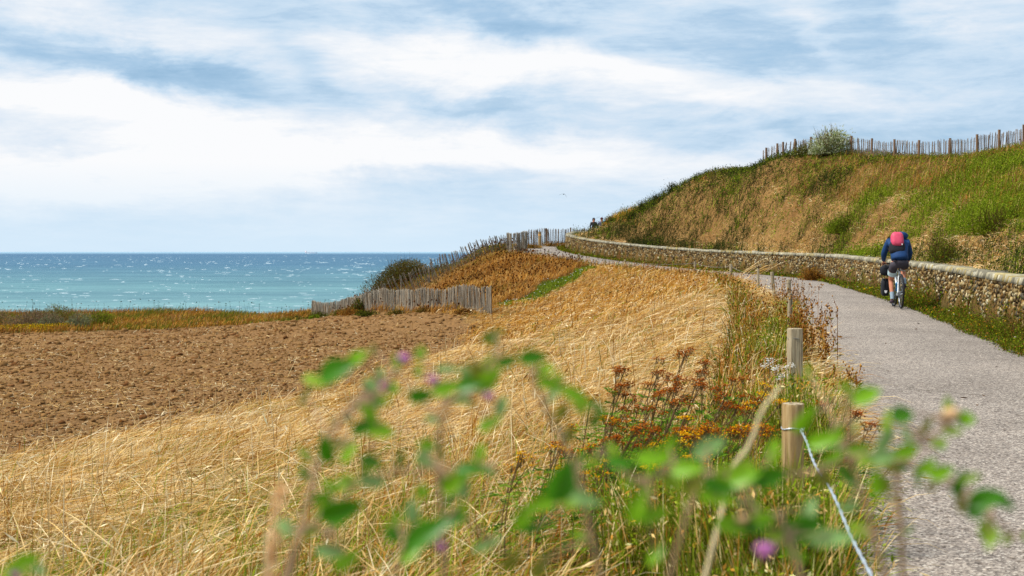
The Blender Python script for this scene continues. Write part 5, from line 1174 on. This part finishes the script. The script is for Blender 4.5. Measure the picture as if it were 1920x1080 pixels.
cane('dense bramble cane with large green leaves below the near post', [(1500, 1075, .84), (1420, 960, .86), (1300, 880, .86), (1200, 900, .88), (1120, 850, .9)],
 [(1165, 868, .86, -5, 70, .4, dg), (1225, 860, .86, 0, 80, .45, lg), (1255, 838, .88, 70, 60, .5, lg), (1330, 838, .88, 25, 90, .4, pg), (1290, 880, .84, 10, 80, .45, lg), (1350, 912, .84, -15, 80, .42, dg), (1395, 895, .84, 25, 90, .4, lg), (1440, 893, .84, 15, 90, .5, dg), (1262, 905, .87, -35, 60, .5, vg), (1345, 935, .86, -10, 80, .4, lg), (1210, 905, .88, 70, 70, .45, lg), (1195, 950, .86, 65, 80, .45, lg),
  (1225, 965, .86, 10, 80, .4, lg), (1380, 985, .86, -8, 100, .38, lg), (1415, 985, .86, 12, 80, .4, dg), (1515, 960, .88, 60, 80, .35, pg), (1500, 990, .86, 20, 110, .5, dg), (1560, 1010, .86, 5, 110, .35, pg), (1465, 1005, .88, 0, 80, .4, og), (1490, 1040, .88, -20, 70, .4, lg), (1450, 845, .9, 75, 60, .5, lg), (1230, 1040, .88, 50, 60, .4, lg)],
 [(1434, 1036, .84, 46, pinkm), (1392, 975, .86, 26, peach), (1205, 935, .88, 24, peach)], r=.002)
cane('brown bramble cane bending across the path with bright leaves', [(1290, 960, .95), (1400, 905, .92), (1520, 885, .9), (1640, 850, .9), (1760, 900, .88), (1850, 960, .88), (1905, 1010, .88)],
 [(1642, 905, .88, 100, 70, .5, lg), (1700, 845, .88, 15, 70, .4, lg), (1655, 858, .88, 10, 80, .4, pg), (1735, 875, .88, 40, 60, .4, lg), (1765, 885, .86, 20, 60, .5, lg), (1798, 905, .86, 70, 66, .4, dg), (1820, 895, .86, 10, 60, .3, vg), (1850, 935, .84, 20, 80, .55, dg), (1880, 940, .86, -30, 66, .4, dg), (1832, 950, .84, 60, 60, .6, dg), (1748, 912, .9, 10, 40, .4, og), (1888, 1008, .92, 70, 34, .5, vg)], [], r=.0019)
cane('slender bramble cane with soft yellow leaves beside the wired post', [(1640, 1010, .95), (1600, 880, .95), (1592, 800, .93), (1600, 745, .92)],
 [(1510, 785, .88, 55, 80, .4, lg), (1545, 825, .9, 20, 80, .45, lg), (1592, 735, .92, -55, 60, .35, vg), (1625, 742, .9, 25, 70, .5, lg), (1570, 812, .92, 70, 50, .5, lg), (1612, 842, .92, 10, 60, .4, lg), (1515, 695, 1.1, 100, 40, .4, vg), (1560, 860, .92, 40, 60, .45, lg)], [])
cane('bramble sprig with a peach bud over the middle of the path', [(1690, 1000, .98), (1680, 870, .96), (1730, 830, .94), (1790, 785, .92)],
 [(1692, 778, .9, 10, 56, .7, dg), (1662, 790, .92, 80, 60, .3, vg), (1812, 786, .9, 5, 40, .8, lg), (1762, 830, .96, 5, 40, .5, vg), (1735, 800, .98, 60, 60, .3, og), (1660, 822, .92, 60, 70, .4, pg)],
 [(1784, 778, .9, 34, peach), (1762, 786, .9, 22, bark)])
cane('pale dry stalk standing diagonally before the tansies', [(1376, 872, 1.3), (1463, 724, 1.3)], [], [], palestalk, .0028, 'dry_stalk', 'stalk')
cane('blurred bramble leaves in the bottom left corner of the view', [(20, 1075, .9), (50, 1060, .9)], [(50, 1052, .88, 20, 60, .55, lg), (20, 1075, .88, 80, 60, .5, lg), (75, 1070, .88, -20, 40, .5, pg)], [(30, 1078, .88, 24, pinkm)])
# out of focus plume
root = empty('grass_plume', (W(500, 1.15), 1.15, zat1(W(500, 1.15), 1.15)), 'blurred buff grass plume close to the camera at the bottom left', 'grass plume')
zt = Zp(1000, 1.15)-root.location.z; m = MB(); m.tube([(0, 0, -.02), (-.004, 0, zt*.5), (0, 0, zt)], .0016, 6); m.build('stem', palestalk, root)
v = Veg(); n = 110; f = rng.random(n); P = np.stack([.012*f+rng.normal(0, .003, n), rng.normal(0, .003, n), zt-.05+f*.09], 1); v.leaves(P, np.stack([rng.normal(.3, .4, n), rng.normal(0, .4, n), np.ones(n)], 1), .014, .003, pal(n, [lin(248, 214, 166, .95), lin(236, 190, 134, .9)]), .1); v.build('panicle', straw_mat, root)

# ------------------------------------------------------------------ ship and bird
def ship():
    d = 20000.; x = W(583, d); root = empty('cargo_ship', (x, d, -25.0), 'distant pale cargo ship with red and white superstructure on the sea horizon', 'ship')
    hullm = mat_basic('hazed_hull', lin(150, 160, 178), .6, noise=(.02, .15)); wht = mat_basic('ship_white', lin(244, 240, 240), .5); redm = mat_basic('funnel_red', lin(236, 150, 160), .5); deckm = mat_basic('deck_grey', lin(176, 186, 200), .6); boot = mat_basic('waterline_white', lin(226, 238, 246), .5)  # distance haze is put into these pale ship colours
    L = 190; Bm = 14; n = 24; b = MB(); V = []
    for i in range(n):
        t = i/(n-1); px = -L/2+L*t; w = Bm*(1-max(0, (t-.82)/.18)**2)*(1-.25*max(0, (.06-t)/.06)); h = 11+4*max(0, (t-.88)/.12)+2*max(0, (.12-t)/.12)
        for (yy, zz) in ((-w*.8, -2), (-w, 5), (-w, h), (w, h), (w, 5), (w*.8, -2)): V.append((px, yy, zz))
    Fc = [(i*6+k, (i+1)*6+k, (i+1)*6+(k+1) % 6, i*6+(k+1) % 6) for i in range(n-1) for k in range(6)]+[tuple(range(6)), tuple((n-1)*6+k for k in range(5, -1, -1))]
    b.add(V, Fc); b.build('hull', hullm, root, smooth=False)
    b = MB(); b.box((-4, 0, 1.4), (L*.90, Bm*2.06, 5)); b.build('boot_topping', boot, root, smooth=False)
    b = MB(); b.box((-74, 0, 21), (22, 22, 20), taper=.92); b.box((-72, 0, 33), (16, 27, 4)); b.box((-73, 0, 37), (5, 5, 6)); sup = b.build('superstructure', wht, root, smooth=False)
    f = MB(); f.box((-84, 0, 30), (9, 9, 20), taper=.8); f.build('funnel', redm, root, smooth=False)
    for k in range(3):
        h = MB(); h.box((-40+42*k, 0, 12.5), (30, 20, 4)); h.build('hatch', deckm, root, smooth=False)
    m = MB(); m.tube([(84, 0, 14), (84, 0, 32)], .8, 8); m.tube([(-18, 0, 12), (-18, 0, 26)], .7, 8); m.tube([(24, 0, 12), (24, 0, 26)], .7, 8); m.build('mast', deckm, root)
ship()
def skin(name, J, E, mat, parent=None, sub=2, roots=(0,), loc=None):
    """J: list of (pos, radius or (rx, ry)); E: edges"""
    me = bpy.data.meshes.new(name); me.from_pydata([tuple(j[0]) for j in J], E, []); me.update()
    o = bpy.data.objects.new(name, me); C.objects.link(o)
    if parent: o.parent = parent
    md = o.modifiers.new('skin', 'SKIN'); md.use_smooth_shade = True
    for i, j in enumerate(J):
        s = me.skin_vertices[0].data[i]; r = j[1]; s.radius = (r, r) if not hasattr(r, '__len__') else r; s.use_root = i in roots
    sb = o.modifiers.new('sub', 'SUBSURF'); sb.levels = sub; sb.render_levels = sub
    dg_ = bpy.context.evaluated_depsgraph_get(); dg_.update(); m2 = bpy.data.meshes.new_from_object(o.evaluated_get(dg_)); o.modifiers.clear(); o.data = m2
    bpy.data.meshes.remove(me)
    m2.materials.clear(); m2.materials.append(mat)
    for p in m2.polygons: p.use_smooth = True
    return o
def bird():
    d = 130.; root = empty('gull', (W(1057, d), d, Zp(364.2, d)), 'small dark gull gliding in the sky above the far fence', 'bird', rz=R(-20))
    bm_ = mat_basic('dark_feathers', lin(46, 54, 66), .7)
    skin('body', [((0, -.20, 0), .022), ((0, -.1, 0), .045), ((0, .03, .0), .055), ((0, .13, .01), .035), ((0, .18, .015), .028), ((0, .23, .01), .008), ((0, -.28, 0), (.05, .006))], [(0, 1), (1, 2), (2, 3), (3, 4), (4, 5), (0, 6)], bm_, root, 2, (2,))
    for s in (-1, 1):
        b = MB(); st = [(.04, .05, .01, .13), (.14, .09, .045, .13), (.27, .06, .035, .10), (.40, -.02, -.04, .065), (.50, -.10, -.11, .012)] if s < 0 else [(.04, .05, .0, .13), (.12, .09, -.04, .13), (.20, .06, -.14, .10), (.27, -.02, -.25, .065), (.31, -.10, -.34, .012)]
        V = []
        for (xx, yy, zz, c) in st:
            for (dy, dz) in ((.5, 0), (.2, .008), (-.5, 0), (0, -.008)): V.append((s*xx, yy+dy*c, zz+dz))
        Fc = [(i*4+k, i*4+(k+1) % 4, (i+1)*4+(k+1) % 4, (i+1)*4+k) for i in range(4) for k in range(4)]; b.add(V, Fc); b.build('wing', bm_, root)
bird()
# ------------------------------------------------------------------ bicycle, cyclist and walkers
black = mat_basic('black_rubber', lin(26, 26, 28), .75); steel = mat_basic('bright_steel', lin(120, 124, 130), .4, .8); white_p = mat_basic('white_frame_paint', lin(214, 224, 228), .3, spec=.5)
darkp = mat_basic('black_bag_fabric', lin(24, 27, 34), .8, bump=(120, .3)); bluep = mat_basic('blue_bottle', lin(60, 140, 190), .4)
CY = (W(1689.5, 27.2), 27.2); cyz = zat1(*CY)
pz = float(near_wall([CY[0]], [CY[1]])[1][0])+.022
HEAD = -R(8.5)
def bicycle():
    root = empty('touring_bicycle', (CY[0], CY[1], pz), 'touring bicycle with white frame ridden along the path beside the wall', 'bicycle', rz=HEAD)
    r = .335
    for k, (y, steer) in enumerate(((0, 0.0), (1.04, .06))):
        w = bpy.data.objects.new('wheel', None)
        hub = MB(); hub.tube([(-.05, 0, 0), (-.02, 0, 0), (.02, 0, 0), (.05, 0, 0)], [.014, .022, .022, .014], 12)
        wh = hub.build('wheel', steel, root); wh.location = (0, y, r+.018); wh.rotation_euler = (0, 0, steer)
        t = MB(); t.tube([(0, math.cos(2*math.pi*i/48)*r, math.sin(2*math.pi*i/48)*r) for i in range(48)], .020, 10, closed=True); t.build('tyre', black, wh)
        t = MB(); t.tube([(0, math.cos(2*math.pi*i/48)*(r-.026), math.sin(2*math.pi*i/48)*(r-.026)) for i in range(48)], .0115, 8, closed=True); t.build('rim', steel, wh)
        t = MB()
        for i in range(28):
            a = 2*math.pi*i/28; t.tube([(.03*(-1)**i, math.cos(a+.3*(-1)**(i//2))*.02, math.sin(a+.3*(-1)**(i//2))*.02), (0, math.cos(a)*(r-.03), math.sin(a)*(r-.03))], .0013, 4, cap=False)
        t.build('spokes', steel, wh)
        if k == 0:
            t = MB(); t.tube([(.035, 0, 0), (.05, 0, 0)], .045, 16); t.build('sprockets', steel, wh)
        bpy.data.objects.remove(w)
    RC = Vector((0, 0, .353)); BB = Vector((0, .44, .28)); ST = Vector((0, .27, .80)); HT = Vector((0, .80, .86)); HB = Vector((0, .84, .70)); FC = Vector((0, 1.04, .353))
    f = MB(); f.tube([BB, ST], .017, 12); f.tube([ST+Vector((0, 0, -.03)), HT+Vector((0, 0, -.02))], .015, 12); f.tube([BB, HB], .020, 12); f.tube([HT, HB], .020, 12)
    for s in (-1, 1):
        f.tube([BB+Vector((s*.03, -.02, 0)), Vector((s*.06, .1, .33)), RC+Vector((s*.065, 0, 0))], .010, 8); f.tube([ST+Vector((s*.015, 0, -.03)), RC+Vector((s*.065, 0, 0))], .008, 8)
    f.tube([BB-Vector((.04, 0, 0)), BB+Vector((.04, 0, 0))], .024, 12); f.build('frame', white_p, root)
    f = MB(); f.tube([HB, HB+Vector((0, .02, -.03))], .022, 10)
    for s in (-1, 1): f.tube([HB+Vector((s*.02, .01, -.02)), HB+Vector((s*.055, .03, -.06)), FC+Vector((s*.055, -.02, .1)), FC+Vector((s*.055, 0, 0))], [.014, .014, .011, .009], 10)
    f.build('fork', white_p, root)
    f = MB(); f.tube([ST, ST+Vector((0, -.035, .13))], .013, 10); f.build('seat_post', black, root)
    s_ = MB(); V = []; prof = [(-.13, .075), (-.08, .078), (0, .05), (.07, .022), (.14, .016)]
    for y, w in prof:
        for a in range(10):
            t = 2*math.pi*a/10; V.append((math.cos(t)*w, .235+y, .945+math.sin(t)*.022+.01*(y < -.05)))
    s_.add(V, [(i*10+a, i*10+(a+1) % 10, (i+1)*10+(a+1) % 10, (i+1)*10+a) for i in range(4) for a in range(10)]+[tuple(range(9, -1, -1)), tuple(range(40, 50))]); s_.build('saddle', black, root)
    h = MB(); h.tube([HT, HT+Vector((0, -.01, .07)), HT+Vector((0, .07, .10))], .013, 10)
    bar = [(-.27, .79, .95), (-.25, .82, .955), (-.10, .87, .96), (0, .875, .96), (.10, .87, .96), (.25, .82, .955), (.27, .79, .95)]; h.tube(bar, .0125, 10); hb = h.build('handlebar', black, root)
    for s in (-1, 1):
        g = MB(); g.tube([(s*.19, .838, .957), (s*.275, .785, .949)], .017, 12); g.build('grip', black, hb)
        g = MB(); g.tube([(s*.16, .86, .955), (s*.17, .90, .93), (s*.23, .885, .915)], .005, 8); g.build('brake_lever', steel, hb)
    c = MB(); c.tube([(-.06, .44, .28), (.06, .44, .28)], .012, 10); c.tube([(.055, .44, .28), (.062, .44, .28)], .085, 24)
    c.tube([(-.062, .44, .28), (-.070, .455, .115)], [.013, .010], 8); c.tube([(.068, .44, .28), (.076, .425, .445)], [.013, .010], 8); cr = c.build('crankset', steel, root)
    for x, y, z in ((-.125, .455, .112), (.13, .425, .448)):
        p = MB(); p.box((x, y, z), (.09, .075, .018)); p.build('pedal', black, cr, bevel=.004)
    c = MB(); c.tube([(.05, .0, .395), (.058, .44, .362)], .004, 5); c.tube([(.05, .0, .31), (.058, .44, .198)], .004, 5); c.build('chain', steel, root)
    for s in (-1, 1): pass
    k = MB(); k.tube([(.0, .50, .36), (0, .585, .52)], [.036, .036], 14); k.tube([(0, .585, .52), (0, .597, .545)], [.022, .018], 12); k.build('bottle', bluep, root)
    rk = MB()
    for s in (-1, 1):
        rk.tube([FC+Vector((s*.06, 0, 0)), Vector((s*.085, 1.0, .62)), Vector((s*.085, 1.16, .62)), FC+Vector((s*.06, 0.02, 0))], .005, 6)
    rk.tube([(-.085, 1.0, .62), (.085, 1.0, .62)], .005, 6); rk.tube([(-.085, 1.16, .62), (.085, 1.16, .62)], .005, 6); rk.build('front_rack', black, root)
    m = MB(); m.tube([(0, math.sin(a)*-.38, .353+math.cos(a)*.38) for a in np.linspace(-.3, 1.7, 14)], .022, 8, flat=.35); m.build('mudguard', black, root)
bicycle()
rotH = Matrix.Rotation(HEAD, 3, 'Z')
def bikeloc(v): p = rotH @ Vector(v); return (CY[0]+p.x, CY[1]+p.y, pz+p.z)
# bags hang on the bicycle: things of their own
o = empty('pannier_bag', bikeloc((-.185, 1.08, .42)), 'black roll top pannier with small white emblem hanging low on the front wheel', 'pannier', rz=HEAD)
b = MB(); b.ball((0, 0, .0), (.085, .15, .19), 18, 12, pw=.55); b.build('bag', darkp, o)
b = MB(); b.box((0, 0, .185), (.11, .27, .035)); b.tube([(-.0, -.13, .19), (-.03, -.15, .12), (-.03, -.152, .02)], .008, 6); b.build('flap', darkp, o, bevel=.012)
b = MB(); b.add([(-.035, -.148, -.06), (.03, -.148, -.06), (.018, -.150, -.105), (-.003, -.150, -.12), (-.024, -.150, -.105)], [(4, 3, 2, 1, 0)]); b.build('emblem', mat_basic('white_print', (.8, .8, .8), .5), o, smooth=False)
b = MB(); b.box((.03, -.12, .2), (.07, .02, .02)); b.build('buckle', mat_basic('red_buckle', lin(200, 70, 50), .5), o, bevel=.004)
o = empty('handlebar_bag', bikeloc((-.11, .97, .80)), 'black rounded bag strapped in front of the handlebar', 'bag', rz=HEAD)
b = MB(); b.ball((-.05, 0, 0), (.15, .10, .12), 18, 12, pw=.7); b.build('bag', darkp, o)
b = MB(); b.tube([(-.1, -.02, .12), (-.1, -.09, .14), (-.1, -.13, .15)], .008, 6); b.tube([(.02, -.02, .12), (.02, -.09, .14), (.02, -.13, .15)], .008, 6); b.build('strap', darkp, o)

skinm = mat_basic('skin', lin(206, 136, 104, .8), .6, noise=(14, .08)); jacket = mat_basic('blue_jacket', lin(14, 64, 118, .66), .75, noise=(6, .18), bump=(9, .6)); shortm = mat_basic('charcoal_shorts', lin(62, 58, 66), .8, noise=(9, .2)); cuffm = mat_basic('pale_blue_trim', lin(196, 222, 228, .8), .7)
sockm = mat_basic('grey_sock', lin(150, 170, 184, .8), .8); shoem = mat_basic('dark_shoe', lin(54, 40, 52), .7, noise=(20, .4)); hairm = mat_basic('brown_hair', lin(70, 50, 36), .8)
def hand_chains(palm, dirv, side, grip=.9):
    """five finger chains rooted in the palm, closed forwards; returns joints and edges"""
    J = []; E = []; dirv = Vector(dirv).normalized(); up = Vector((0, 0, 1)); sd = dirv.cross(up).normalized()
    for k, (L, off) in enumerate(((.070, -.027), (.078, -.009), (.074, .009), (.060, .026))):
        b0 = Vector(palm)+sd*off+dirv*.02; i = len(J); p = b0; a = 0
        J.append((b0, .009)); 
        for s in range(3):
            a += grip*(.5+.25*s); p = p+(dirv*math.cos(a)-up*math.sin(a))*L*(.45, .32, .23)[s]; J.append((p, (.0085, .008, .0068)[s])); E.append((i+s, i+s+1))
    b0 = Vector(palm)-sd*side*.028; i = len(J); J.append((b0, .011)); p1 = b0+(-sd*side*.03+dirv*.02-up*.01); p2 = p1+dirv*.03-up*.012; J += [(p1, .010), (p2, .008)]; E += [(i, i+1), (i+1, i+2)]
    return J, E
def face(m_body, head, fwd, parent, r=.095, skinmat=None):
    """nose, eyes and ears as small pieces on the head"""
    fwd = Vector(fwd).normalized(); rt = fwd.cross(Vector((0, 0, 1))).normalized(); up = rt.cross(fwd); h = Vector(head)
    e = MB()
    for s in (-1, 1): e.ball(h+fwd*r*.86+rt*s*.032+up*.005, .012, 8, 6)
    e.build('eyes', mat_basic('eye_dark', (.05, .04, .04), .3), parent)
    e = MB(); e.ball(h+fwd*r*.88-up*.058, (.024, .012, .007), 8, 6); e.build('lips', mat_basic('lip', lin(170, 90, 80, .8), .5), parent)
def cyclist():
    root = empty('person', (CY[0], CY[1], pz), 'cyclist in blue hooded jacket and dark shorts riding away along the path', 'person', rz=HEAD)
    pel, wa, ch, nk = (0, .20, 1.02), (0, .27, 1.14), (0, .42, 1.34), (.02, .53, 1.47)
    hd, ht = (.055, .60, 1.55), (.07, .61, 1.63)
    L = {'sh': (-.19, .49, 1.42), 'el': (-.275, .58, 1.17), 'wr': (-.258, .755, .985), 'pm': (-.25, .80, .972), 'hp': (-.105, .21, .97), 'kn': (-.135, .52, .60), 'an': (-.125, .375, .20), 'ft': (-.13, .53, .125)}
    Rr = {'sh': (.19, .49, 1.42), 'el': (.275, .60, 1.18), 'wr': (.262, .755, .99), 'pm': (.25, .80, .975), 'hp': (.105, .21, .97), 'kn': (.13, .63, .83), 'an': (.125, .36, .52), 'ft': (.13, .50, .458)}
    J = [(pel, .115), (wa, .115), (ch, .135), (nk, .055), (hd, .088), (ht, .080)]; E = [(0, 1), (1, 2), (2, 3), (3, 4), (4, 5)]
    for S in (L, Rr):
        i = len(J); mid = tuple((a+b)/2 for a, b in zip(S['hp'], S['kn'])); calf = tuple(a*.65+b*.35 for a, b in zip(S['kn'], S['an']))
        J += [(S['sh'], .058), (S['el'], .042), (S['wr'], .028), (S['pm'], (.034, .022)), (S['hp'], .098), (mid, .082), (S['kn'], .056), (calf, .054), (S['an'], .034), (S['ft'], .034)]
        E += [(2, i), (i, i+1), (i+1, i+2), (i+2, i+3), (0, i+4), (i+4, i+5), (i+5, i+6), (i+6, i+7), (i+7, i+8), (i+8, i+9)]
    roots = [0]
    for S, sd in ((L, -1), (Rr, 1)):
        j, e = hand_chains(S['pm'], (0, 1, -.1), sd); b = len(J); J += j; E += [(a+b, c+b) for a, c in e]; roots += [b, b+4, b+8, b+12, b+16]
    skin('body', J, E, skinm, root, 2, tuple(roots))
    # jacket
    J = [((0, .165, 1.0), (.20, .17)), ((0, .19, 1.08), (.20, .17)), ((0, .28, 1.2), (.20, .16)), ((0, .41, 1.36), (.215, .17)), ((.015, .52, 1.47), .10)]; E = [(0, 1), (1, 2), (2, 3), (3, 4)] #; E = [(0, 1), (1, 2), (2, 3)]
    for S in (L, Rr):
        i = len(J); um = tuple((a+b)/2 for a, b in zip(S['sh'], S['el'])); fm = tuple((a+b)/2 for a, b in zip(S['el'], S['wr']))
        J += [(S['sh'], .088), (um, .080), (S['el'], .068), (fm, .056), (tuple(a*.88+b*.12 for a, b in zip(S['wr'], S['el'])), .040)]; E += [(3, i), (i, i+1), (i+1, i+2), (i+2, i+3), (i+3, i+4)]
    skin('jacket', J, E, jacket, root, 2, (0,))
    skin('hood', [((.05, .46, 1.49), .11), ((.115, .49, 1.565), .125), ((.13, .51, 1.625), .115)], [(0, 1), (1, 2)], jacket, root, 2, (0,))
    J = [((0, .185, 1.03), (.150, .135)), ((0, .19, .965), (.155, .135))]; E = [(0, 1)]
    for S in (L, Rr):
        i = len(J); k = .52; J += [(tuple(S['hp'][a]+(.012 if a == 0 and S is Rr else -.012 if a == 0 else -.02*(a == 2)) for a in range(3)), .108), (tuple(S['hp'][a]*(1-k)+S['kn'][a]*k for a in range(3)), .094)]; E += [(1, i), (i, i+1)]
    skin('shorts', J, E, shortm, root, 2, (0,))
    for S in (L, Rr):
        a = Vector(S['hp']).lerp(Vector(S['kn']), .42); b = Vector(S['hp']).lerp(Vector(S['kn']), .66); c = MB(); c.tube([a, b], [.105, .098], 20, cap=False); c.build('shorts_trim', cuffm, root)
    for S, nm in ((L, 0), (Rr, 1)):
        an = Vector(S['an']); kn = Vector(S['kn']); a = an.lerp(kn, .34); c = MB(); c.tube([a, an.lerp(kn, .15), an+Vector((0, 0, -.01))], [.047, .043, .042], 16); c.build('sock', sockm, root)
        ft = Vector(S['ft']); skin('shoe', [(an+Vector((0, -.045, -.05)), .040), (an.lerp(ft, .45)+Vector((0, 0, -.03)), .045), (ft+Vector((0, .03, -.0)), (.046, .030))], [(0, 1), (1, 2)], shoem, root, 2, (0,))
    h = Vector(hd); e = MB(); e.ball(h+Vector((.0, .10, -.02)), (.016, .02, .02), 8, 6); e.build('nose', skinm, root)
cyclist()
# backpack worn by the cyclist
pinkc = mat_basic('pink_rain_cover', lin(226, 78, 112, .72), .55, noise=(12, .10), bump=(10, .5)); o = empty('backpack', bikeloc((-.045, .27, 1.37)), 'pink and black backpack worn by the cyclist', 'backpack', rz=HEAD)
tilt = Matrix.Rotation(-R(20), 3, 'X')
b = MB(); b.ball((0, -.02, -.08), (.165, .12, .15), 20, 14, tilt, pw=.6); b.build('lower_pocket', darkp, o)
b = MB(); b.ball((0, -.01, .095), (.132, .115, .168), 20, 14, tilt, pw=.6); b.build('cover', pinkc, o)
b = MB(); b.box((.085, -.155, -.0), (.022, .006, .03)); b.build('logo', mat_basic('logo_white', (.8, .75, .75), .5), o, bevel=.002)
for s in (-1, 1):
    b = MB(); b.tube([(s*.11, .12, .16), (s*.16, .22, .14), (s*.165, .24, .02), (s*.15, .12, -.14)], .016, 8, flat=.5); b.build('strap', darkp, o)
    b = MB(); b.tube([(s*.15, -.09, -.10), (s*.165, -.02, -.16)], .006, 6); b.build('red_tab', mat_basic('red_tab', lin(170, 40, 40), .6), o)

def walker(px, py, d, label, top, hooded, accent=None):
    x = W(px, d); zh = Zp(py, d); D_, Zb_, _ = near_wall([x], [d]); H = 1.72; zg = zh-H
    root = empty('person', (x, d, zg), label, 'person', 'two walkers at the far bend', rz=math.pi)
    J = [((0, 0, .95), .125), ((0, .01, 1.12), .115), ((0, .0, 1.33), .13), ((0, .0, 1.47), .052), ((0, .02, 1.57), .082), ((0, .01, 1.64), .085)]; E = [(0, 1), (1, 2), (2, 3), (3, 4), (4, 5)]; roots = [0]
    arms = []
    for s in (-1, 1):
        i = len(J); f = .16*s; J += [((s*.18, 0, 1.40), .055), ((s*.245, -.03, 1.13), .042), ((s*.235, .10, .90), .028), ((s*.23, .13, .83), (.034, .02)), ((s*.095, 0, .90), .095), ((s*.10, f*.7+.03, .50), .058), ((s*.10, f*.8-.02, .30), .055), ((s*.10, f, .09), .036), ((s*.105, f+.14, .035), .034)]
        E += [(2, i), (i, i+1), (i+1, i+2), (i+2, i+3), (0, i+4), (i+4, i+5), (i+5, i+6), (i+6, i+7), (i+7, i+8)]
        arms.append((s*.23, .13, .83))
    for a, s in zip(arms, (-1, 1)):
        j, e = hand_chains(a, (0, .35, -1), s, .35); b = len(J); J += j; E += [(p+b, q+b) for p, q in e]; roots += [b, b+4, b+8, b+12, b+16]
    skin('body', J, E, skinm, root, 2, tuple(roots)); face(None, (0, .02, 1.60), (0, 1, 0), root)
    n = MB(); n.ball((0, .125, 1.585), (.012, .02, .018), 8, 6); n.build('nose', skinm, root)
    J = [((0, 0, .92), (.16, .13)), ((0, 0, 1.12), (.15, .13)), ((0, 0, 1.33), (.17, .14)), ((0, 0, 1.45), .08)]; E = [(0, 1), (1, 2), (2, 3)]
    for s in (-1, 1): i = len(J); J += [((s*.18, 0, 1.395), .082), ((s*.245, -.03, 1.13), .06), ((s*.235, .09, .92), .042)]; E += [(2, i), (i, i+1), (i+1, i+2)]
    skin('jacket', J, E, top, root, 2, (0,))
    tr = mat_basic('dark_trousers', lin(44, 46, 56), .8)
    J = [((0, 0, .96), (.145, .125)), ((0, 0, .9), (.14, .12))]; E = [(0, 1)]
    for s in (-1, 1): f = .16*s; i = len(J); J += [((s*.097, 0, .84), .10), ((s*.10, f*.7+.03, .50), .075), ((s*.10, f, .12), .055)]; E += [(1, i), (i, i+1), (i+1, i+2)]
    skin('trousers', J, E, tr, root, 2, (0,))
    for s in (-1, 1): f = .16*s; skin('shoe', [((s*.10, f-.03, .05), .045), ((s*.105, f+.08, .045), .045), ((s*.107, f+.17, .035), (.045, .03))], [(0, 1), (1, 2)], shoem, root, 2, (0,))
    if hooded: skin('hood', [((0, -.03, 1.46), .10), ((0, -.035, 1.58), .115), ((0, -.01, 1.67), .115), ((0, .055, 1.70), .095)], [(0, 1), (1, 2), (2, 3)], top, root, 2, (0,))
    else:
        hb = MB(); hb.ball((0, -.015, 1.675), (.108, .118, .095), 16, 10); hb.ball((0, -.06, 1.58), (.09, .07, .10), 14, 10); hb.build('hair', mat_basic('dark_red_hair', lin(80, 34, 42), .8), root)
        g = MB()
        for s in (-1, 1): g.ball((s*.033, .108, 1.605), (.026, .008, .018), 10, 6)
        g.tube([(-.09, .02, 1.61), (-.06, .10, 1.61), (.06, .10, 1.61), (.09, .02, 1.61)], .004, 6); g.build('sunglasses', black, root)
    return root
walker(1113.3, 409, 91.3, 'hooded walker in black jacket at the far bend, left of the two', mat_basic('black_jacket', lin(42, 38, 44), .8), True)
walker(1128.3, 408.6, 92.3, 'bareheaded walker in mauve grey top with sunglasses, right of the two', mat_basic('mauve_top', lin(110, 104, 136), .8), False)
o = empty('teal_backpack', (W(1128.3, 92.3)+.20, 92.5, Zp(408.6, 92.3)-1.72+1.28), 'turquoise pack showing over the shoulder of the bareheaded walker', 'backpack')
b = MB(); b.ball((0, .04, .0), (.15, .11, .27), 16, 12, pw=.7); b.build('bag', mat_basic('turquoise_fabric', lin(30, 150, 176), .7), o)
b = MB(); b.tube([(-.1, -.05, .2), (-.12, -.2, .12), (-.12, -.2, -.1), (-.1, -.05, -.2)], .014, 6); b.build('strap', darkp, o)

# small litter: twigs and leaves fallen on the path
v = Veg(); n = 46; s = rng.uniform(4, 44, n); P, T, Nn = frame_at(s+8); q = P[:, :2]-Nn*rng.uniform(.8, 3.4, n)[:, None]
Pz = np.column_stack([q, P[:, 2]+.032+.004]); a = rng.uniform(0, 6.28, n); d = np.stack([np.cos(a), np.sin(a), rng.uniform(0, .15, n)], 1)
v.leaves(Pz, d, rng.uniform(.03, .10, n), rng.uniform(.012, .03, n), pal(n, [lin(70, 50, 34, .6), lin(120, 84, 50, .6)]), .15)
o = v.build('leaf_litter', straw_mat); tag(o, 'few small brown leaves and twigs scattered on the pale path', 'litter', kind='stuff')
